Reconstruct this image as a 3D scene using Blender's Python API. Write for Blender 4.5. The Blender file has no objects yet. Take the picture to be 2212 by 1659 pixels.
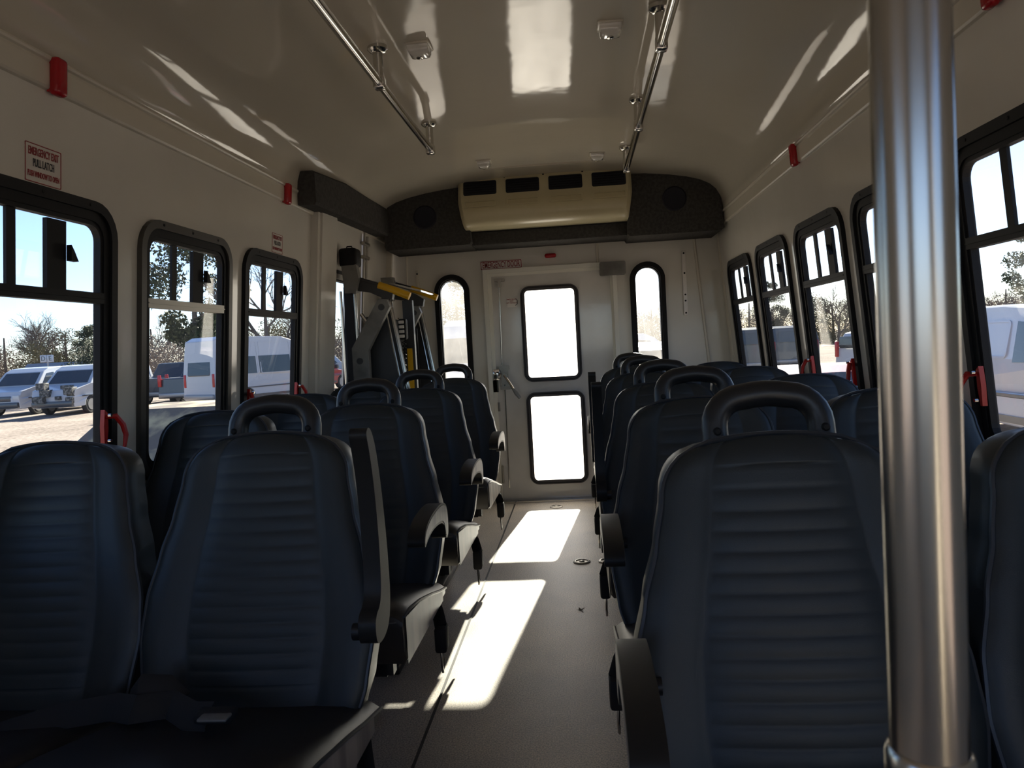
import bpy, bmesh, math, random
from math import sin, cos, pi, radians, sqrt
from mathutils import Vector, Matrix
random.seed(7)
S = bpy.context.scene
COL = S.collection

# ------------------------------------------------------------ camera
VPX, VPY, SL, FPX = 1249.0, 738.0, -0.055, 1640.0
yd = Vector((VPX-1106, VPY-829.5, FPX)).normalized()
v = Vector((1, SL, 0)); xd = (v - yd*v.dot(yd)).normalized()
zd = xd.cross(yd)
if zd.y > 0: zd = -zd
# camera frame (x right, y down, z forward) -> blender camera (x right, y up, -z forward)
M = Matrix(((xd.x, yd.x, zd.x), (xd.y, yd.y, zd.y), (xd.z, yd.z, zd.z)))     # world -> cv cam
Rw = M.transposed() @ Matrix(((1, 0, 0), (0, -1, 0), (0, 0, -1)))
cam = bpy.data.cameras.new('camera'); co = bpy.data.objects.new('camera', cam); COL.objects.link(co)
co.matrix_world = Matrix.Translation((0, 0, 1.06)) @ Rw.to_4x4()
cam.sensor_width = 36; cam.lens = FPX/2212*36; cam.clip_start = 0.02; cam.clip_end = 600
cam.dof.use_dof = True; cam.dof.focus_distance = 3.4; cam.dof.aperture_fstop = 18
S.camera = co

# ------------------------------------------------------------ world, sun, exposure
SUN_EL = radians(25.7); SUN_AZ = math.atan2(0.108, 1.0)
w = bpy.data.worlds.new('sky'); S.world = w; w.use_nodes = True
nt = w.node_tree; bg = nt.nodes['Background']
sky = nt.nodes.new('ShaderNodeTexSky'); sky.sky_type = 'NISHITA'
sky.sun_disc = False; sky.sun_elevation = SUN_EL; sky.sun_rotation = SUN_AZ
sky.air_density = 0.8; sky.dust_density = 0.35; sky.ozone_density = 2.0
tint = nt.nodes.new('ShaderNodeMixRGB'); tint.blend_type = 'MULTIPLY'; tint.inputs[0].default_value = 1.0
tint.inputs[2].default_value = (0.94, 0.96, 1.13, 1)      # camera white balance leans blue outside
nt.links.new(sky.outputs[0], tint.inputs[1]); nt.links.new(tint.outputs[0], bg.inputs[0]); bg.inputs[1].default_value = 0.23
sl = bpy.data.lights.new('sun', 'SUN'); sl.energy = 27.0; sl.angle = radians(0.6); sl.color = (1.0, 0.9, 0.76)
so = bpy.data.objects.new('sun', sl); COL.objects.link(so)
sd = Vector((-0.108, -1.0, -0.485)).normalized()
so.rotation_euler = sd.to_track_quat('-Z', 'Y').to_euler(); so.location = (3, 30, 20)
S.view_settings.view_transform = 'Standard'; S.view_settings.look = 'None'
S.view_settings.gamma = 1.0; S.view_settings.use_curve_mapping = False
S.view_settings.exposure = 0.0
S.cycles.max_bounces = 12; S.cycles.diffuse_bounces = 7; S.cycles.glossy_bounces = 5
S.cycles.transparent_max_bounces = 16; S.cycles.sample_clamp_indirect = 6.0

# ------------------------------------------------------------ materials
def mat(name, col, rough=0.5, metal=0.0, spec=0.5, coat=0.0, bump=None, noise=None, **kw):
    m = bpy.data.materials.new(name); m.use_nodes = True
    t = m.node_tree; b = t.nodes['Principled BSDF']
    b.inputs['Base Color'].default_value = (*col, 1); b.inputs['Roughness'].default_value = rough
    b.inputs['Metallic'].default_value = metal; b.inputs['Specular IOR Level'].default_value = spec
    b.inputs['Coat Weight'].default_value = coat; b.inputs['Coat Roughness'].default_value = 0.08
    tc = t.nodes.new('ShaderNodeTexCoord')
    if noise:      # (scale, second colour, lo, hi, stretch)
        sc, c2, lo, hi = noise[:4]
        n = t.nodes.new('ShaderNodeTexNoise'); n.inputs['Scale'].default_value = sc; n.inputs['Detail'].default_value = 6
        src = tc.outputs['Object']
        if len(noise) > 4:
            mp = t.nodes.new('ShaderNodeMapping'); mp.inputs['Scale'].default_value = noise[4]
            t.links.new(src, mp.inputs[0]); src = mp.outputs[0]
        t.links.new(src, n.inputs['Vector'])
        r = t.nodes.new('ShaderNodeValToRGB'); r.color_ramp.elements[0].position = lo; r.color_ramp.elements[1].position = hi
        r.color_ramp.elements[0].color = (*col, 1); r.color_ramp.elements[1].color = (*c2, 1)
        t.links.new(n.outputs['Fac'], r.inputs[0]); t.links.new(r.outputs[0], b.inputs['Base Color'])
    if bump:       # (scale, strength, distance)
        n = t.nodes.new('ShaderNodeTexNoise'); n.inputs['Scale'].default_value = bump[0]; n.inputs['Detail'].default_value = 3
        t.links.new(tc.outputs['Object'], n.inputs['Vector'])
        bp = t.nodes.new('ShaderNodeBump'); bp.inputs['Strength'].default_value = bump[1]; bp.inputs['Distance'].default_value = bump[2]
        t.links.new(n.outputs['Fac'], bp.inputs['Height']); t.links.new(bp.outputs[0], b.inputs['Normal'])
        if coat: t.links.new(bp.outputs[0], b.inputs['Coat Normal'])
    return m

def glassmat(name, dust, tint=(0.93, 0.96, 0.95), gloss=1.0, dcol=(0.9, 0.88, 0.84), spots=False):
    m = bpy.data.materials.new(name); m.use_nodes = True; t = m.node_tree
    for n in list(t.nodes): t.nodes.remove(n)
    out = t.nodes.new('ShaderNodeOutputMaterial')
    tr = t.nodes.new('ShaderNodeBsdfTransparent'); tr.inputs[0].default_value = (*tint, 1)
    gl = t.nodes.new('ShaderNodeBsdfGlossy'); gl.inputs['Roughness'].default_value = 0.01
    lw = t.nodes.new('ShaderNodeLayerWeight'); lw.inputs[0].default_value = 0.5
    pw = t.nodes.new('ShaderNodeMath'); pw.operation = 'POWER'; pw.inputs[1].default_value = 5.0
    t.links.new(lw.outputs['Facing'], pw.inputs[0])
    fr = t.nodes.new('ShaderNodeMath'); fr.operation = 'MULTIPLY_ADD'; fr.inputs[1].default_value = 0.9; fr.inputs[2].default_value = 0.035
    t.links.new(pw.outputs[0], fr.inputs[0])
    mx = t.nodes.new('ShaderNodeMixShader')
    mu = t.nodes.new('ShaderNodeMath'); mu.operation = 'MULTIPLY'; mu.inputs[1].default_value = gloss
    t.links.new(fr.outputs[0], mu.inputs[0]); t.links.new(mu.outputs[0], mx.inputs[0])
    t.links.new(tr.outputs[0], mx.inputs[1]); t.links.new(gl.outputs[0], mx.inputs[2])
    tl = t.nodes.new('ShaderNodeBsdfTranslucent'); tl.inputs[0].default_value = (*dcol, 1)
    m2 = t.nodes.new('ShaderNodeMixShader')
    tc = t.nodes.new('ShaderNodeTexCoord'); n = t.nodes.new('ShaderNodeTexNoise'); n.inputs['Scale'].default_value = 5
    n.inputs['Detail'].default_value = 8
    t.links.new(tc.outputs['Object'], n.inputs['Vector'])
    mr = t.nodes.new('ShaderNodeMapRange'); mr.inputs['From Min'].default_value = 0.3; mr.inputs['From Max'].default_value = 0.75
    mr.inputs['To Min'].default_value = dust*0.6; mr.inputs['To Max'].default_value = dust*1.5
    t.links.new(n.outputs['Fac'], mr.inputs['Value'])
    t.links.new(mr.outputs[0], m2.inputs[0]); t.links.new(mx.outputs[0], m2.inputs[1]); t.links.new(tl.outputs[0], m2.inputs[2])
    t.links.new(m2.outputs[0], out.inputs[0])
    return m

M_ = {}
M_['fiber'] = mat('cream_fiberglass', (0.61, 0.565, 0.47), 0.07, spec=0.4, bump=(3.0, 0.18, 0.012), noise=(1.4, (0.58, 0.53, 0.44), .35, .7))
M_['wallf'] = mat('cream_wall_panel', (0.72, 0.69, 0.62), 0.15, spec=0.5, bump=(5.0, 0.15, 0.01), noise=(2.2, (0.67, 0.64, 0.57), .4, .7))
M_['doorp'] = mat('white_door_paint', (0.72, 0.70, 0.67), 0.10, spec=0.6, bump=(4.0, 0.12, 0.01), noise=(3, (0.60, 0.58, 0.54), .4, .7))
M_['dframe'] = mat('pale_door_frame', (0.80, 0.78, 0.70), 0.35)
M_['wgrey'] = mat('grey_window_rubber', (0.055, 0.048, 0.052), 0.45, spec=0.5)
M_['trim'] = mat('cream_trim', (0.66, 0.61, 0.51), 0.3, spec=0.5)
M_['acp'] = mat('yellowed_plastic', (0.60, 0.53, 0.34), 0.28, spec=0.5, noise=(6, (0.55, 0.48, 0.30), .4, .7))
M_['carpet'] = mat('charcoal_felt', (0.075, 0.072, 0.068), 0.95, spec=0.1, bump=(400, 0.4, 0.002), noise=(60, (0.055, 0.053, 0.05), .4, .6))
M_['rubber'] = mat('black_rubber', (0.008, 0.008, 0.009), 0.6, spec=0.25)
M_['wframe'] = mat('black_window_frame', (0.009, 0.009, 0.010), 0.55, spec=0.25)
M_['bronze'] = mat('dark_bronze_frame', (0.07, 0.065, 0.058), 0.4, metal=0.4)
M_['wmetal'] = mat('dull_aluminium', (0.34, 0.32, 0.28), 0.4, metal=0.8)
M_['vinyl'] = mat('navy_grey_vinyl', (0.022, 0.028, 0.030), 0.42, spec=0.45, bump=(700, 0.25, 0.0006), noise=(5, (0.018, 0.023, 0.025), .35, .7))
M_['seatv'] = mat('dark_brown_seat_vinyl', (0.020, 0.018, 0.017), 0.40, bump=(700, 0.25, 0.0006))
M_['pipe'] = mat('piping_vinyl', (0.03, 0.035, 0.042), 0.35)
M_['sunlit_side'] = mat('sunlit_side_vinyl', (0.36, 0.31, 0.26), 0.38, spec=0.6, noise=(4.0, (0.16, 0.14, 0.125), .40, .68, (5, 5, 0.7)))  # pale base paints sunlight and floor bounce into the worn vinyl
M_['arm'] = mat('black_armrest_plastic', (0.016, 0.016, 0.016), 0.42, spec=0.3, bump=(500, 0.3, 0.0006))
M_['handle'] = mat('black_grab_plastic', (0.016, 0.017, 0.019), 0.36, spec=0.5, bump=(420, 0.25, 0.0006))
M_['blackm'] = mat('black_painted_steel', (0.015, 0.015, 0.017), 0.4, metal=0.2)
M_['belt'] = mat('black_webbing', (0.012, 0.012, 0.013), 0.75)
M_['steel'] = mat('stainless_steel', (0.62, 0.60, 0.56), 0.17, metal=1.0)
M_['pole'] = mat('brushed_stanchion_steel', (0.52, 0.49, 0.44), 0.22, metal=1.0, noise=(60, (0.46, 0.43, 0.39), .3, .8, (1, 1, .05)))
M_['chrome'] = mat('chrome', (0.75, 0.75, 0.74), 0.08, metal=1.0)
M_['greyp'] = mat('grey_painted_steel', (0.22, 0.215, 0.20), 0.45, metal=0.1, noise=(9, (0.12, 0.115, 0.105), .45, .7))
M_['dgrey'] = mat('dark_grey_steel', (0.035, 0.036, 0.038), 0.45, spec=0.5)
M_['yellow'] = mat('safety_yellow', (0.75, 0.42, 0.01), 0.35)
M_['red'] = mat('red_plastic', (0.40, 0.012, 0.010), 0.35)
M_['redl'] = mat('red_lens', (0.42, 0.008, 0.015), 0.2)
M_['sign'] = mat('white_sticker', (0.84, 0.80, 0.75), 0.4)
M_['sticker'] = mat('faded_sticker', (0.66, 0.62, 0.56), 0.4)
M_['signred'] = mat('red_print', (0.30, 0.03, 0.03), 0.45)
M_['signblk'] = mat('black_print', (0.03, 0.03, 0.03), 0.45)
M_['grille'] = mat('dark_grille', (0.006, 0.008, 0.016), 0.5)
M_['speaker'] = mat('speaker_mesh', (0.008, 0.009, 0.018), 0.7)
M_['lens'] = mat('clear_lamp_lens', (0.72, 0.70, 0.64), 0.08, spec=0.8, coat=1.0)
M_['glass'] = glassmat('side_window_glass', 0.008)
M_['gside'] = glassmat('slider_window_glass', 0.012)
M_['gdoor'] = glassmat('dusty_door_glass', 0.34)
M_['grear'] = glassmat('dusty_rear_glass', 0.065)
M_['leafb'] = mat('dry_brown_leaf', (0.10, 0.05, 0.02), 0.7)

# floor: speckled worn vinyl
def floormat():
    m = bpy.data.materials.new('speckled_floor_vinyl'); m.use_nodes = True; t = m.node_tree; b = t.nodes['Principled BSDF']
    tc = t.nodes.new('ShaderNodeTexCoord')
    n1 = t.nodes.new('ShaderNodeTexNoise'); n1.inputs['Scale'].default_value = 230; n1.inputs['Detail'].default_value = 3
    n2 = t.nodes.new('ShaderNodeTexNoise'); n2.inputs['Scale'].default_value = 2.5; n2.inputs['Detail'].default_value = 8
    vo = t.nodes.new('ShaderNodeTexVoronoi'); vo.inputs['Scale'].default_value = 140
    for n in (n1, n2, vo): t.links.new(tc.outputs['Object'], n.inputs['Vector'])
    r1 = t.nodes.new('ShaderNodeValToRGB'); r1.color_ramp.elements[0].position = .36; r1.color_ramp.elements[1].position = .64
    r1.color_ramp.elements[0].color = (0.32, 0.298, 0.27, 1); r1.color_ramp.elements[1].color = (0.80, 0.74, 0.66, 1)
    r2 = t.nodes.new('ShaderNodeValToRGB'); r2.color_ramp.elements[0].position = .35; r2.color_ramp.elements[1].position = .7
    r2.color_ramp.elements[0].color = (0.75, 0.75, 0.76, 1); r2.color_ramp.elements[1].color = (1.15, 1.08, 0.98, 1)
    r3 = t.nodes.new('ShaderNodeValToRGB'); r3.color_ramp.elements[0].position = .05; r3.color_ramp.elements[1].position = .13
    r3.color_ramp.elements[0].color = (2.2, 2.1, 2.0, 1); r3.color_ramp.elements[1].color = (1, 1, 1, 1)
    t.links.new(n1.outputs['Fac'], r1.inputs[0]); t.links.new(n2.outputs['Fac'], r2.inputs[0]); t.links.new(vo.outputs['Distance'], r3.inputs[0])
    a = t.nodes.new('ShaderNodeMixRGB'); a.blend_type = 'MULTIPLY'; a.inputs[0].default_value = 1
    t.links.new(r1.outputs[0], a.inputs[1]); t.links.new(r2.outputs[0], a.inputs[2])
    a2 = t.nodes.new('ShaderNodeMixRGB'); a2.blend_type = 'MULTIPLY'; a2.inputs[0].default_value = 1
    t.links.new(a.outputs[0], a2.inputs[1]); t.links.new(r3.outputs[0], a2.inputs[2])
    t.links.new(a2.outputs[0], b.inputs['Base Color'])
    b.inputs['Roughness'].default_value = 0.48; b.inputs['Specular IOR Level'].default_value = 0.9
    bp = t.nodes.new('ShaderNodeBump'); bp.inputs['Strength'].default_value = 0.30; bp.inputs['Distance'].default_value = 0.001
    t.links.new(n1.outputs['Fac'], bp.inputs['Height']); t.links.new(bp.outputs[0], b.inputs['Normal'])
    return m
M_['floor'] = floormat()

# ------------------------------------------------------------ mesh helpers
def tmpmesh_from_curve(cu):
    o = bpy.data.objects.new('t', cu); me = bpy.data.meshes.new_from_object(o)
    V = [tuple(x.co) for x in me.vertices]; F = [tuple(p.vertices) for p in me.polygons]
    bpy.data.objects.remove(o); bpy.data.meshes.remove(me); bpy.data.curves.remove(cu)
    return V, F
class MB:
    def __init__(s): s.v = []; s.f = []; s.sm = []
    def add(s, V, F, smooth=False, fn=None):
        n = len(s.v); s.v += [tuple(fn(*p)) if fn else tuple(p) for p in V]
        s.f += [tuple(i+n for i in f) for f in F]; s.sm += [smooth]*len(F); return s
    def box(s, x0, x1, y0, y1, z0, z1, fn=None):
        V = [(x, y, z) for x in (x0, x1) for y in (y0, y1) for z in (z0, z1)]
        F = [(0, 1, 3, 2), (4, 6, 7, 5), (0, 4, 5, 1), (2, 3, 7, 6), (0, 2, 6, 4), (1, 5, 7, 3)]
        return s.add(V, F, False, fn)
    def rbox(s, x0, x1, y0, y1, z0, z1, r=0.01, seg=2, fn=None):
        bm = bmesh.new(); bmesh.ops.create_cube(bm, size=1)
        for q in bm.verts:
            q.co = Vector(((x0+x1)/2+q.co.x*(x1-x0), (y0+y1)/2+q.co.y*(y1-y0), (z0+z1)/2+q.co.z*(z1-z0)))
        bmesh.ops.bevel(bm, geom=list(bm.edges), offset=r, segments=seg, affect='EDGES', profile=0.5)
        bm.verts.index_update()
        V = [tuple(q.co) for q in bm.verts]; F = [tuple(q.index for q in f.verts) for f in bm.faces]
        bm.free(); return s.add(V, F, True, fn)
    def tube(s, path, r, n=10, fn=None, cap=True, flat=1.0, closed=False):
        P = [Vector(p) for p in path]; k = len(P)
        R = r if isinstance(r, (list, tuple)) else [r]*k
        T = []
        for i in range(k):
            if closed: a = P[(i+1) % k]-P[(i-1) % k]
            else: a = P[min(i+1, k-1)]-P[max(i-1, 0)]
            T.append(a.normalized())
        u = T[0].orthogonal().normalized(); V = []
        for i in range(k):
            u = (u - T[i]*u.dot(T[i])).normalized(); w_ = T[i].cross(u)
            for j in range(n):
                a = 2*pi*j/n; V.append(P[i]+u*cos(a)*R[i]+w_*sin(a)*R[i]*flat)
        F = []
        for i in range(k if closed else k-1):
            for j in range(n):
                i2 = (i+1) % k
                F.append((i*n+j, i*n+(j+1) % n, i2*n+(j+1) % n, i2*n+j))
        if cap and not closed: F.append(tuple(range(n))[::-1]); F.append(tuple((k-1)*n+j for j in range(n)))
        return s.add([tuple(q) for q in V], F, True, fn)
    def lathe(s, prof, c=(0, 0, 0), axis='z', n=20, fn=None):
        V = []; F = []
        for (r, h) in prof:
            for j in range(n):
                a = 2*pi*j/n; p = (r*cos(a), r*sin(a), h)
                if axis == 'y': p = (p[0], p[2], p[1])
                if axis == 'x': p = (p[2], p[0], p[1])
                V.append((p[0]+c[0], p[1]+c[1], p[2]+c[2]))
        k = len(prof)
        for i in range(k-1):
            for j in range(n): F.append((i*n+j, i*n+(j+1) % n, (i+1)*n+(j+1) % n, (i+1)*n+j))
        F.append(tuple(range(n))[::-1]); F.append(tuple((k-1)*n+j for j in range(n)))
        return s.add(V, F, True, fn)
    def plate(s, outs, th, fn=None, smooth=False):
        cu = bpy.data.curves.new('t', 'CURVE'); cu.dimensions = '2D'; cu.fill_mode = 'BOTH'; cu.extrude = th/2
        for o in outs:
            sp = cu.splines.new('POLY'); sp.points.add(len(o)-1)
            for i, p in enumerate(o): sp.points[i].co = (p[0], p[1], 0, 1)
            sp.use_cyclic_u = True
        V, F = tmpmesh_from_curve(cu); return s.add(V, F, smooth, fn)
    def text(s, body, size, th=0.0006, fn=None, sx=1.0):
        cu = bpy.data.curves.new('t', 'FONT'); cu.body = body; cu.size = size; cu.extrude = th; cu.align_x = 'CENTER'; cu.align_y = 'CENTER'
        cu.offset = size*0.012; cu.resolution_u = 3
        V, F = tmpmesh_from_curve(cu)
        return s.add([(x*sx, y, z) for x, y, z in V], F, False, fn)
    def mesh(s, name, m, merge=False):
        me = bpy.data.meshes.new(name); me.from_pydata(s.v, [], s.f)
        me.polygons.foreach_set('use_smooth', s.sm)
        bm = bmesh.new(); bm.from_mesh(me)
        if merge: bmesh.ops.remove_doubles(bm, verts=bm.verts, dist=0.0004)
        bmesh.ops.recalc_face_normals(bm, faces=bm.faces)
        bm.to_mesh(me); bm.free()
        me.materials.append(M_[m] if isinstance(m, str) else m)
        if any(s.sm):
            try: me.set_sharp_from_angle(angle=radians(40))
            except Exception: pass
        return me
    def build(s, name, m, parent=None, merge=False, **tg):
        return link(name, s.mesh(name, m, merge), parent, **tg)
def tag(o, label=None, cat=None, group=None, kind=None):
    if label: o['label'] = label
    if cat: o['category'] = cat
    if group: o['group'] = group
    if kind: o['kind'] = kind
    return o
def link(name, me, parent=None, **tg):
    o = bpy.data.objects.new(name, me); COL.objects.link(o)
    if parent: o.parent = parent
    return tag(o, **tg)
def thing(name, loc=(0, 0, 0), rz=0, **tg):
    o = bpy.data.objects.new(name, None); COL.objects.link(o); o.location = loc; o.rotation_euler = (0, 0, rz)
    o.empty_display_size = 0.1
    return tag(o, **tg)
def rrect(x0, x1, y0, y1, r, n=6):
    P = []
    rs = r if isinstance(r, (list, tuple)) else [r]*4     # bl, br, tr, tl
    for (cx, cy, a0, rr) in ((x0+rs[0], y0+rs[0], pi, rs[0]), (x1-rs[1], y0+rs[1], 1.5*pi, rs[1]), (x1-rs[2], y1-rs[2], 0, rs[2]), (x0+rs[3], y1-rs[3], .5*pi, rs[3])):
        for i in range(n+1):
            a = a0+i*(pi/2)/n; P.append((cx+rr*cos(a), cy+rr*sin(a)))
    return P
def shift(fn, c):   # wrap a mapping so that object origin sits at c
    return lambda x, y, z: tuple(a-b for a, b in zip(fn(x, y, z), c))

# ------------------------------------------------------------ bus geometry constants
T = 0.09; LX = -1.31; RX = 0.998; D = 5.1; CXB = -0.156
def LWm(u, v, w_): return (LX + T*(v-1.0) + w_, u, v)          # left wall: u along bus, v height, w inward
def RWm(u, v, w_): return (RX - T*(v-1.0) - w_, u, v)
def BWm(u, v, w_): return (u, D - w_, v)                        # rear wall: u = x
GZ = -0.75

# ------------------------------------------------------------ structure: ground, floor, walls, ceiling
def groundmat():
    m = mat('gravel_lot', (0.30, 0.25, 0.21), 0.95, spec=0.15)
    t = m.node_tree; b = t.nodes['Principled BSDF']; tc = t.nodes.new('ShaderNodeTexCoord')
    a = t.nodes.new('ShaderNodeTexNoise'); a.inputs['Scale'].default_value = 0.35; a.inputs['Detail'].default_value = 12
    c = t.nodes.new('ShaderNodeTexNoise'); c.inputs['Scale'].default_value = 9; c.inputs['Detail'].default_value = 6
    for n in (a, c): t.links.new(tc.outputs['Object'], n.inputs['Vector'])
    mx = t.nodes.new('ShaderNodeMixRGB'); mx.blend_type = 'MIX'; mx.inputs[0].default_value = 0.5
    t.links.new(a.outputs['Fac'], mx.inputs[1]); t.links.new(c.outputs['Fac'], mx.inputs[2])
    r = t.nodes.new('ShaderNodeValToRGB'); r.color_ramp.elements[0].position = .38; r.color_ramp.elements[1].position = .62
    r.color_ramp.elements[0].color = (0.17, 0.135, 0.115, 1); r.color_ramp.elements[1].color = (0.36, 0.30, 0.26, 1)
    t.links.new(mx.outputs[0], r.inputs[0]); t.links.new(r.outputs[0], b.inputs['Base Color'])
    bp = t.nodes.new('ShaderNodeBump'); bp.inputs['Strength'].default_value = 0.6; bp.inputs['Distance'].default_value = 0.05
    t.links.new(c.outputs['Fac'], bp.inputs['Height']); t.links.new(bp.outputs[0], b.inputs['Normal'])
    return m
MB().box(-300, 300, -200, 400, GZ-0.2, GZ).build('ground', groundmat(), label='pinkish grey gravel lot outside the bus', kind='structure')
YF = -1.9
fl = MB().box(LX-0.06, RX+0.06, YF, D, -0.06, 0).build('floor', 'floor', label='speckled dark grey vinyl aisle floor', kind='structure')
MB().box(-0.478, -0.470, YF+0.2, D-0.1, 0.0, 0.002).build('floor_seam', 'dgrey', fl)
MB().box(-0.57, 0.2, D-0.07, D-0.02, 0.0, 0.012).build('threshold', 'steel', fl)

WIN = dict(z0=0.70, z1=1.50)
def wincut(a, b): return rrect(a+.012, b-.012, WIN['z0']+.012, WIN['z1']-.012, 0.085)
LWIN = [(1.43, 2.025), (2.142, 2.73), (2.839, 3.451), (0.72, 1.32)]
RWIN = [(1.44, 2.038), (2.125, 2.715), (2.81, 3.40), (3.53, 4.12), (4.245, 4.86), (0.74, 1.33)]
wl = MB().plate([rrect(YF, 3.60, 0.0, 1.80, 0.001, 1)] + [wincut(*w_) for w_ in LWIN] + [rrect(-1.2, -0.2, 0.8, 1.45, 0.08)], 0.02,
    lambda u, v, w_: LWm(u, v, w_-0.01)).build('wall_left', 'wallf', label='cream left side wall of the bus with windows', kind='structure')
wr = MB().plate([rrect(YF, 5.1, 0.0, 1.80, 0.001, 1)] + [wincut(*w_) for w_ in RWIN] + [rrect(-1.2, -.3, 0.45, 1.5, 0.08)], 0.02,
    lambda u, v, w_: RWm(u, v, w_-0.01)).build('wall_right', 'wallf', label='cream right side wall of the bus with windows', kind='structure')
wb = MB().plate([[(-1.40, 0), (1.10, 0), (0.93, 2.1), (-1.24, 2.1)], [(-0.572, 0.012), (0.238, 0.012), (0.238, 1.545), (-0.572, 1.545)],
    rrect(-0.935, -0.722, 0.70, 1.545, 0.10), rrect(0.372, 0.575, 0.70, 1.55, 0.10)], 0.04,
    lambda u, v, w_: BWm(u, v, w_-0.02)).build('wall_rear', 'wallf', label='cream rear wall around the emergency door', kind='structure')
# raised seams / corner beams of the rear wall
MB().tube([(0.78, 5.095, 1.76), (0.90, 5.095, 0.3)], 0.010, 6).build('seam_bead', 'trim', wb)
MB().tube([(0.945, 5.07, 1.76), (1.055, 5.07, 0.3)], 0.022, 8).build('corner_bead', 'trim', wb)
MB().tube([(-1.126, 5.095, 1.74), (-1.17, 5.095, 0.6)], 0.007, 6).build('seam_bead', 'trim', wb)
MB().tube([(0.155, 5.095, 1.70), (0.155, 5.095, 1.56)], 0.010, 6).build('seam_bead', 'trim', wb)
# front of the bus (behind the camera): windscreen wall
MB().plate([[(-1.42, 0), (1.12, 0), (0.93, 2.1), (-1.24, 2.1)], rrect(-1.0, 0.7, 0.95, 1.6, 0.1)], 0.04, lambda u, v, w_: (u, YF+w_, v)).build('wall_front', 'wallf', label='front bulkhead with windscreen opening behind the viewpoint', kind='structure')

# ceiling: coved glossy shell
prof = [(-1.085, 1.795), (-1.08, 1.84), (-1.065, 1.885), (-1.04, 1.925), (-1.0, 1.962), (-0.94, 1.992), (-0.86, 2.015), (-0.75, 2.036), (-0.6, 2.055), (-0.45, 2.068), (-0.3, 2.077), (-0.15, 2.082), (0, 2.084)]
prof = prof + [(-a, b) for a, b in prof[-2::-1]]
nY = 60; V = []; F = []
rr = random.Random(3)
def wob(x, y): return 0.0022*sin(2.3*x+1.1*y)+0.0018*sin(3.1*y-1.7*x+1)+0.0012*sin(5.3*y+2.2*x)
for j in range(nY+1):
    y = YF + (D-YF)*j/nY
    for (a, b) in prof: V.append((CXB+a, y, b+.014+(wob(a, y) if b > 1.9 else 0)))
k = len(prof)
for j in range(nY):
    for i in range(k-1): F.append((j*k+i, j*k+i+1, (j+1)*k+i+1, (j+1)*k+i))
cm = MB().add(V, F, True)
ce = cm.build('ceiling', 'fiber', label='glossy cream moulded fibreglass ceiling with curved sides', kind='structure')
sub = ce.modifiers.new('s', 'SOLIDIFY'); sub.thickness = 0.03; sub.offset = 0
# which way: keep inner surface
# shallow ceiling recess lines
MB().box(-0.66, 0.33, 4.38, 4.384, 2.072, 2.09).build('panel_seam', 'trim', ce)

# trim mouldings along the wall / ceiling junction (rounded double step)
def moulding(fn, y0, y1, name, label):
    m = MB()
    P = [(1.733, 0.0), (1.735, 0.009), (1.740, 0.013), (1.79, 0.012), (1.798, 0.010), (1.801, 0.016), (1.806, 0.018), (1.811, 0.016), (1.815, 0.0)]
    V = [fn(y, a, b) for y in (y0, y1) for a, b in P]; n = len(P)
    F = [(i, i+1, n+i+1, n+i) for i in range(n-1)] + [tuple(range(n)), tuple(range(n, 2*n))[::-1]]
    m.add(V, F, False); return m.build(name, 'trim', label=label, kind='structure')
moulding(LWm, YF+.05, 3.62, 'trim_1', 'cream moulding where the left wall meets the ceiling')
moulding(RWm, YF+.05, 4.93, 'trim_2', 'cream moulding where the right wall meets the ceiling')

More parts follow.
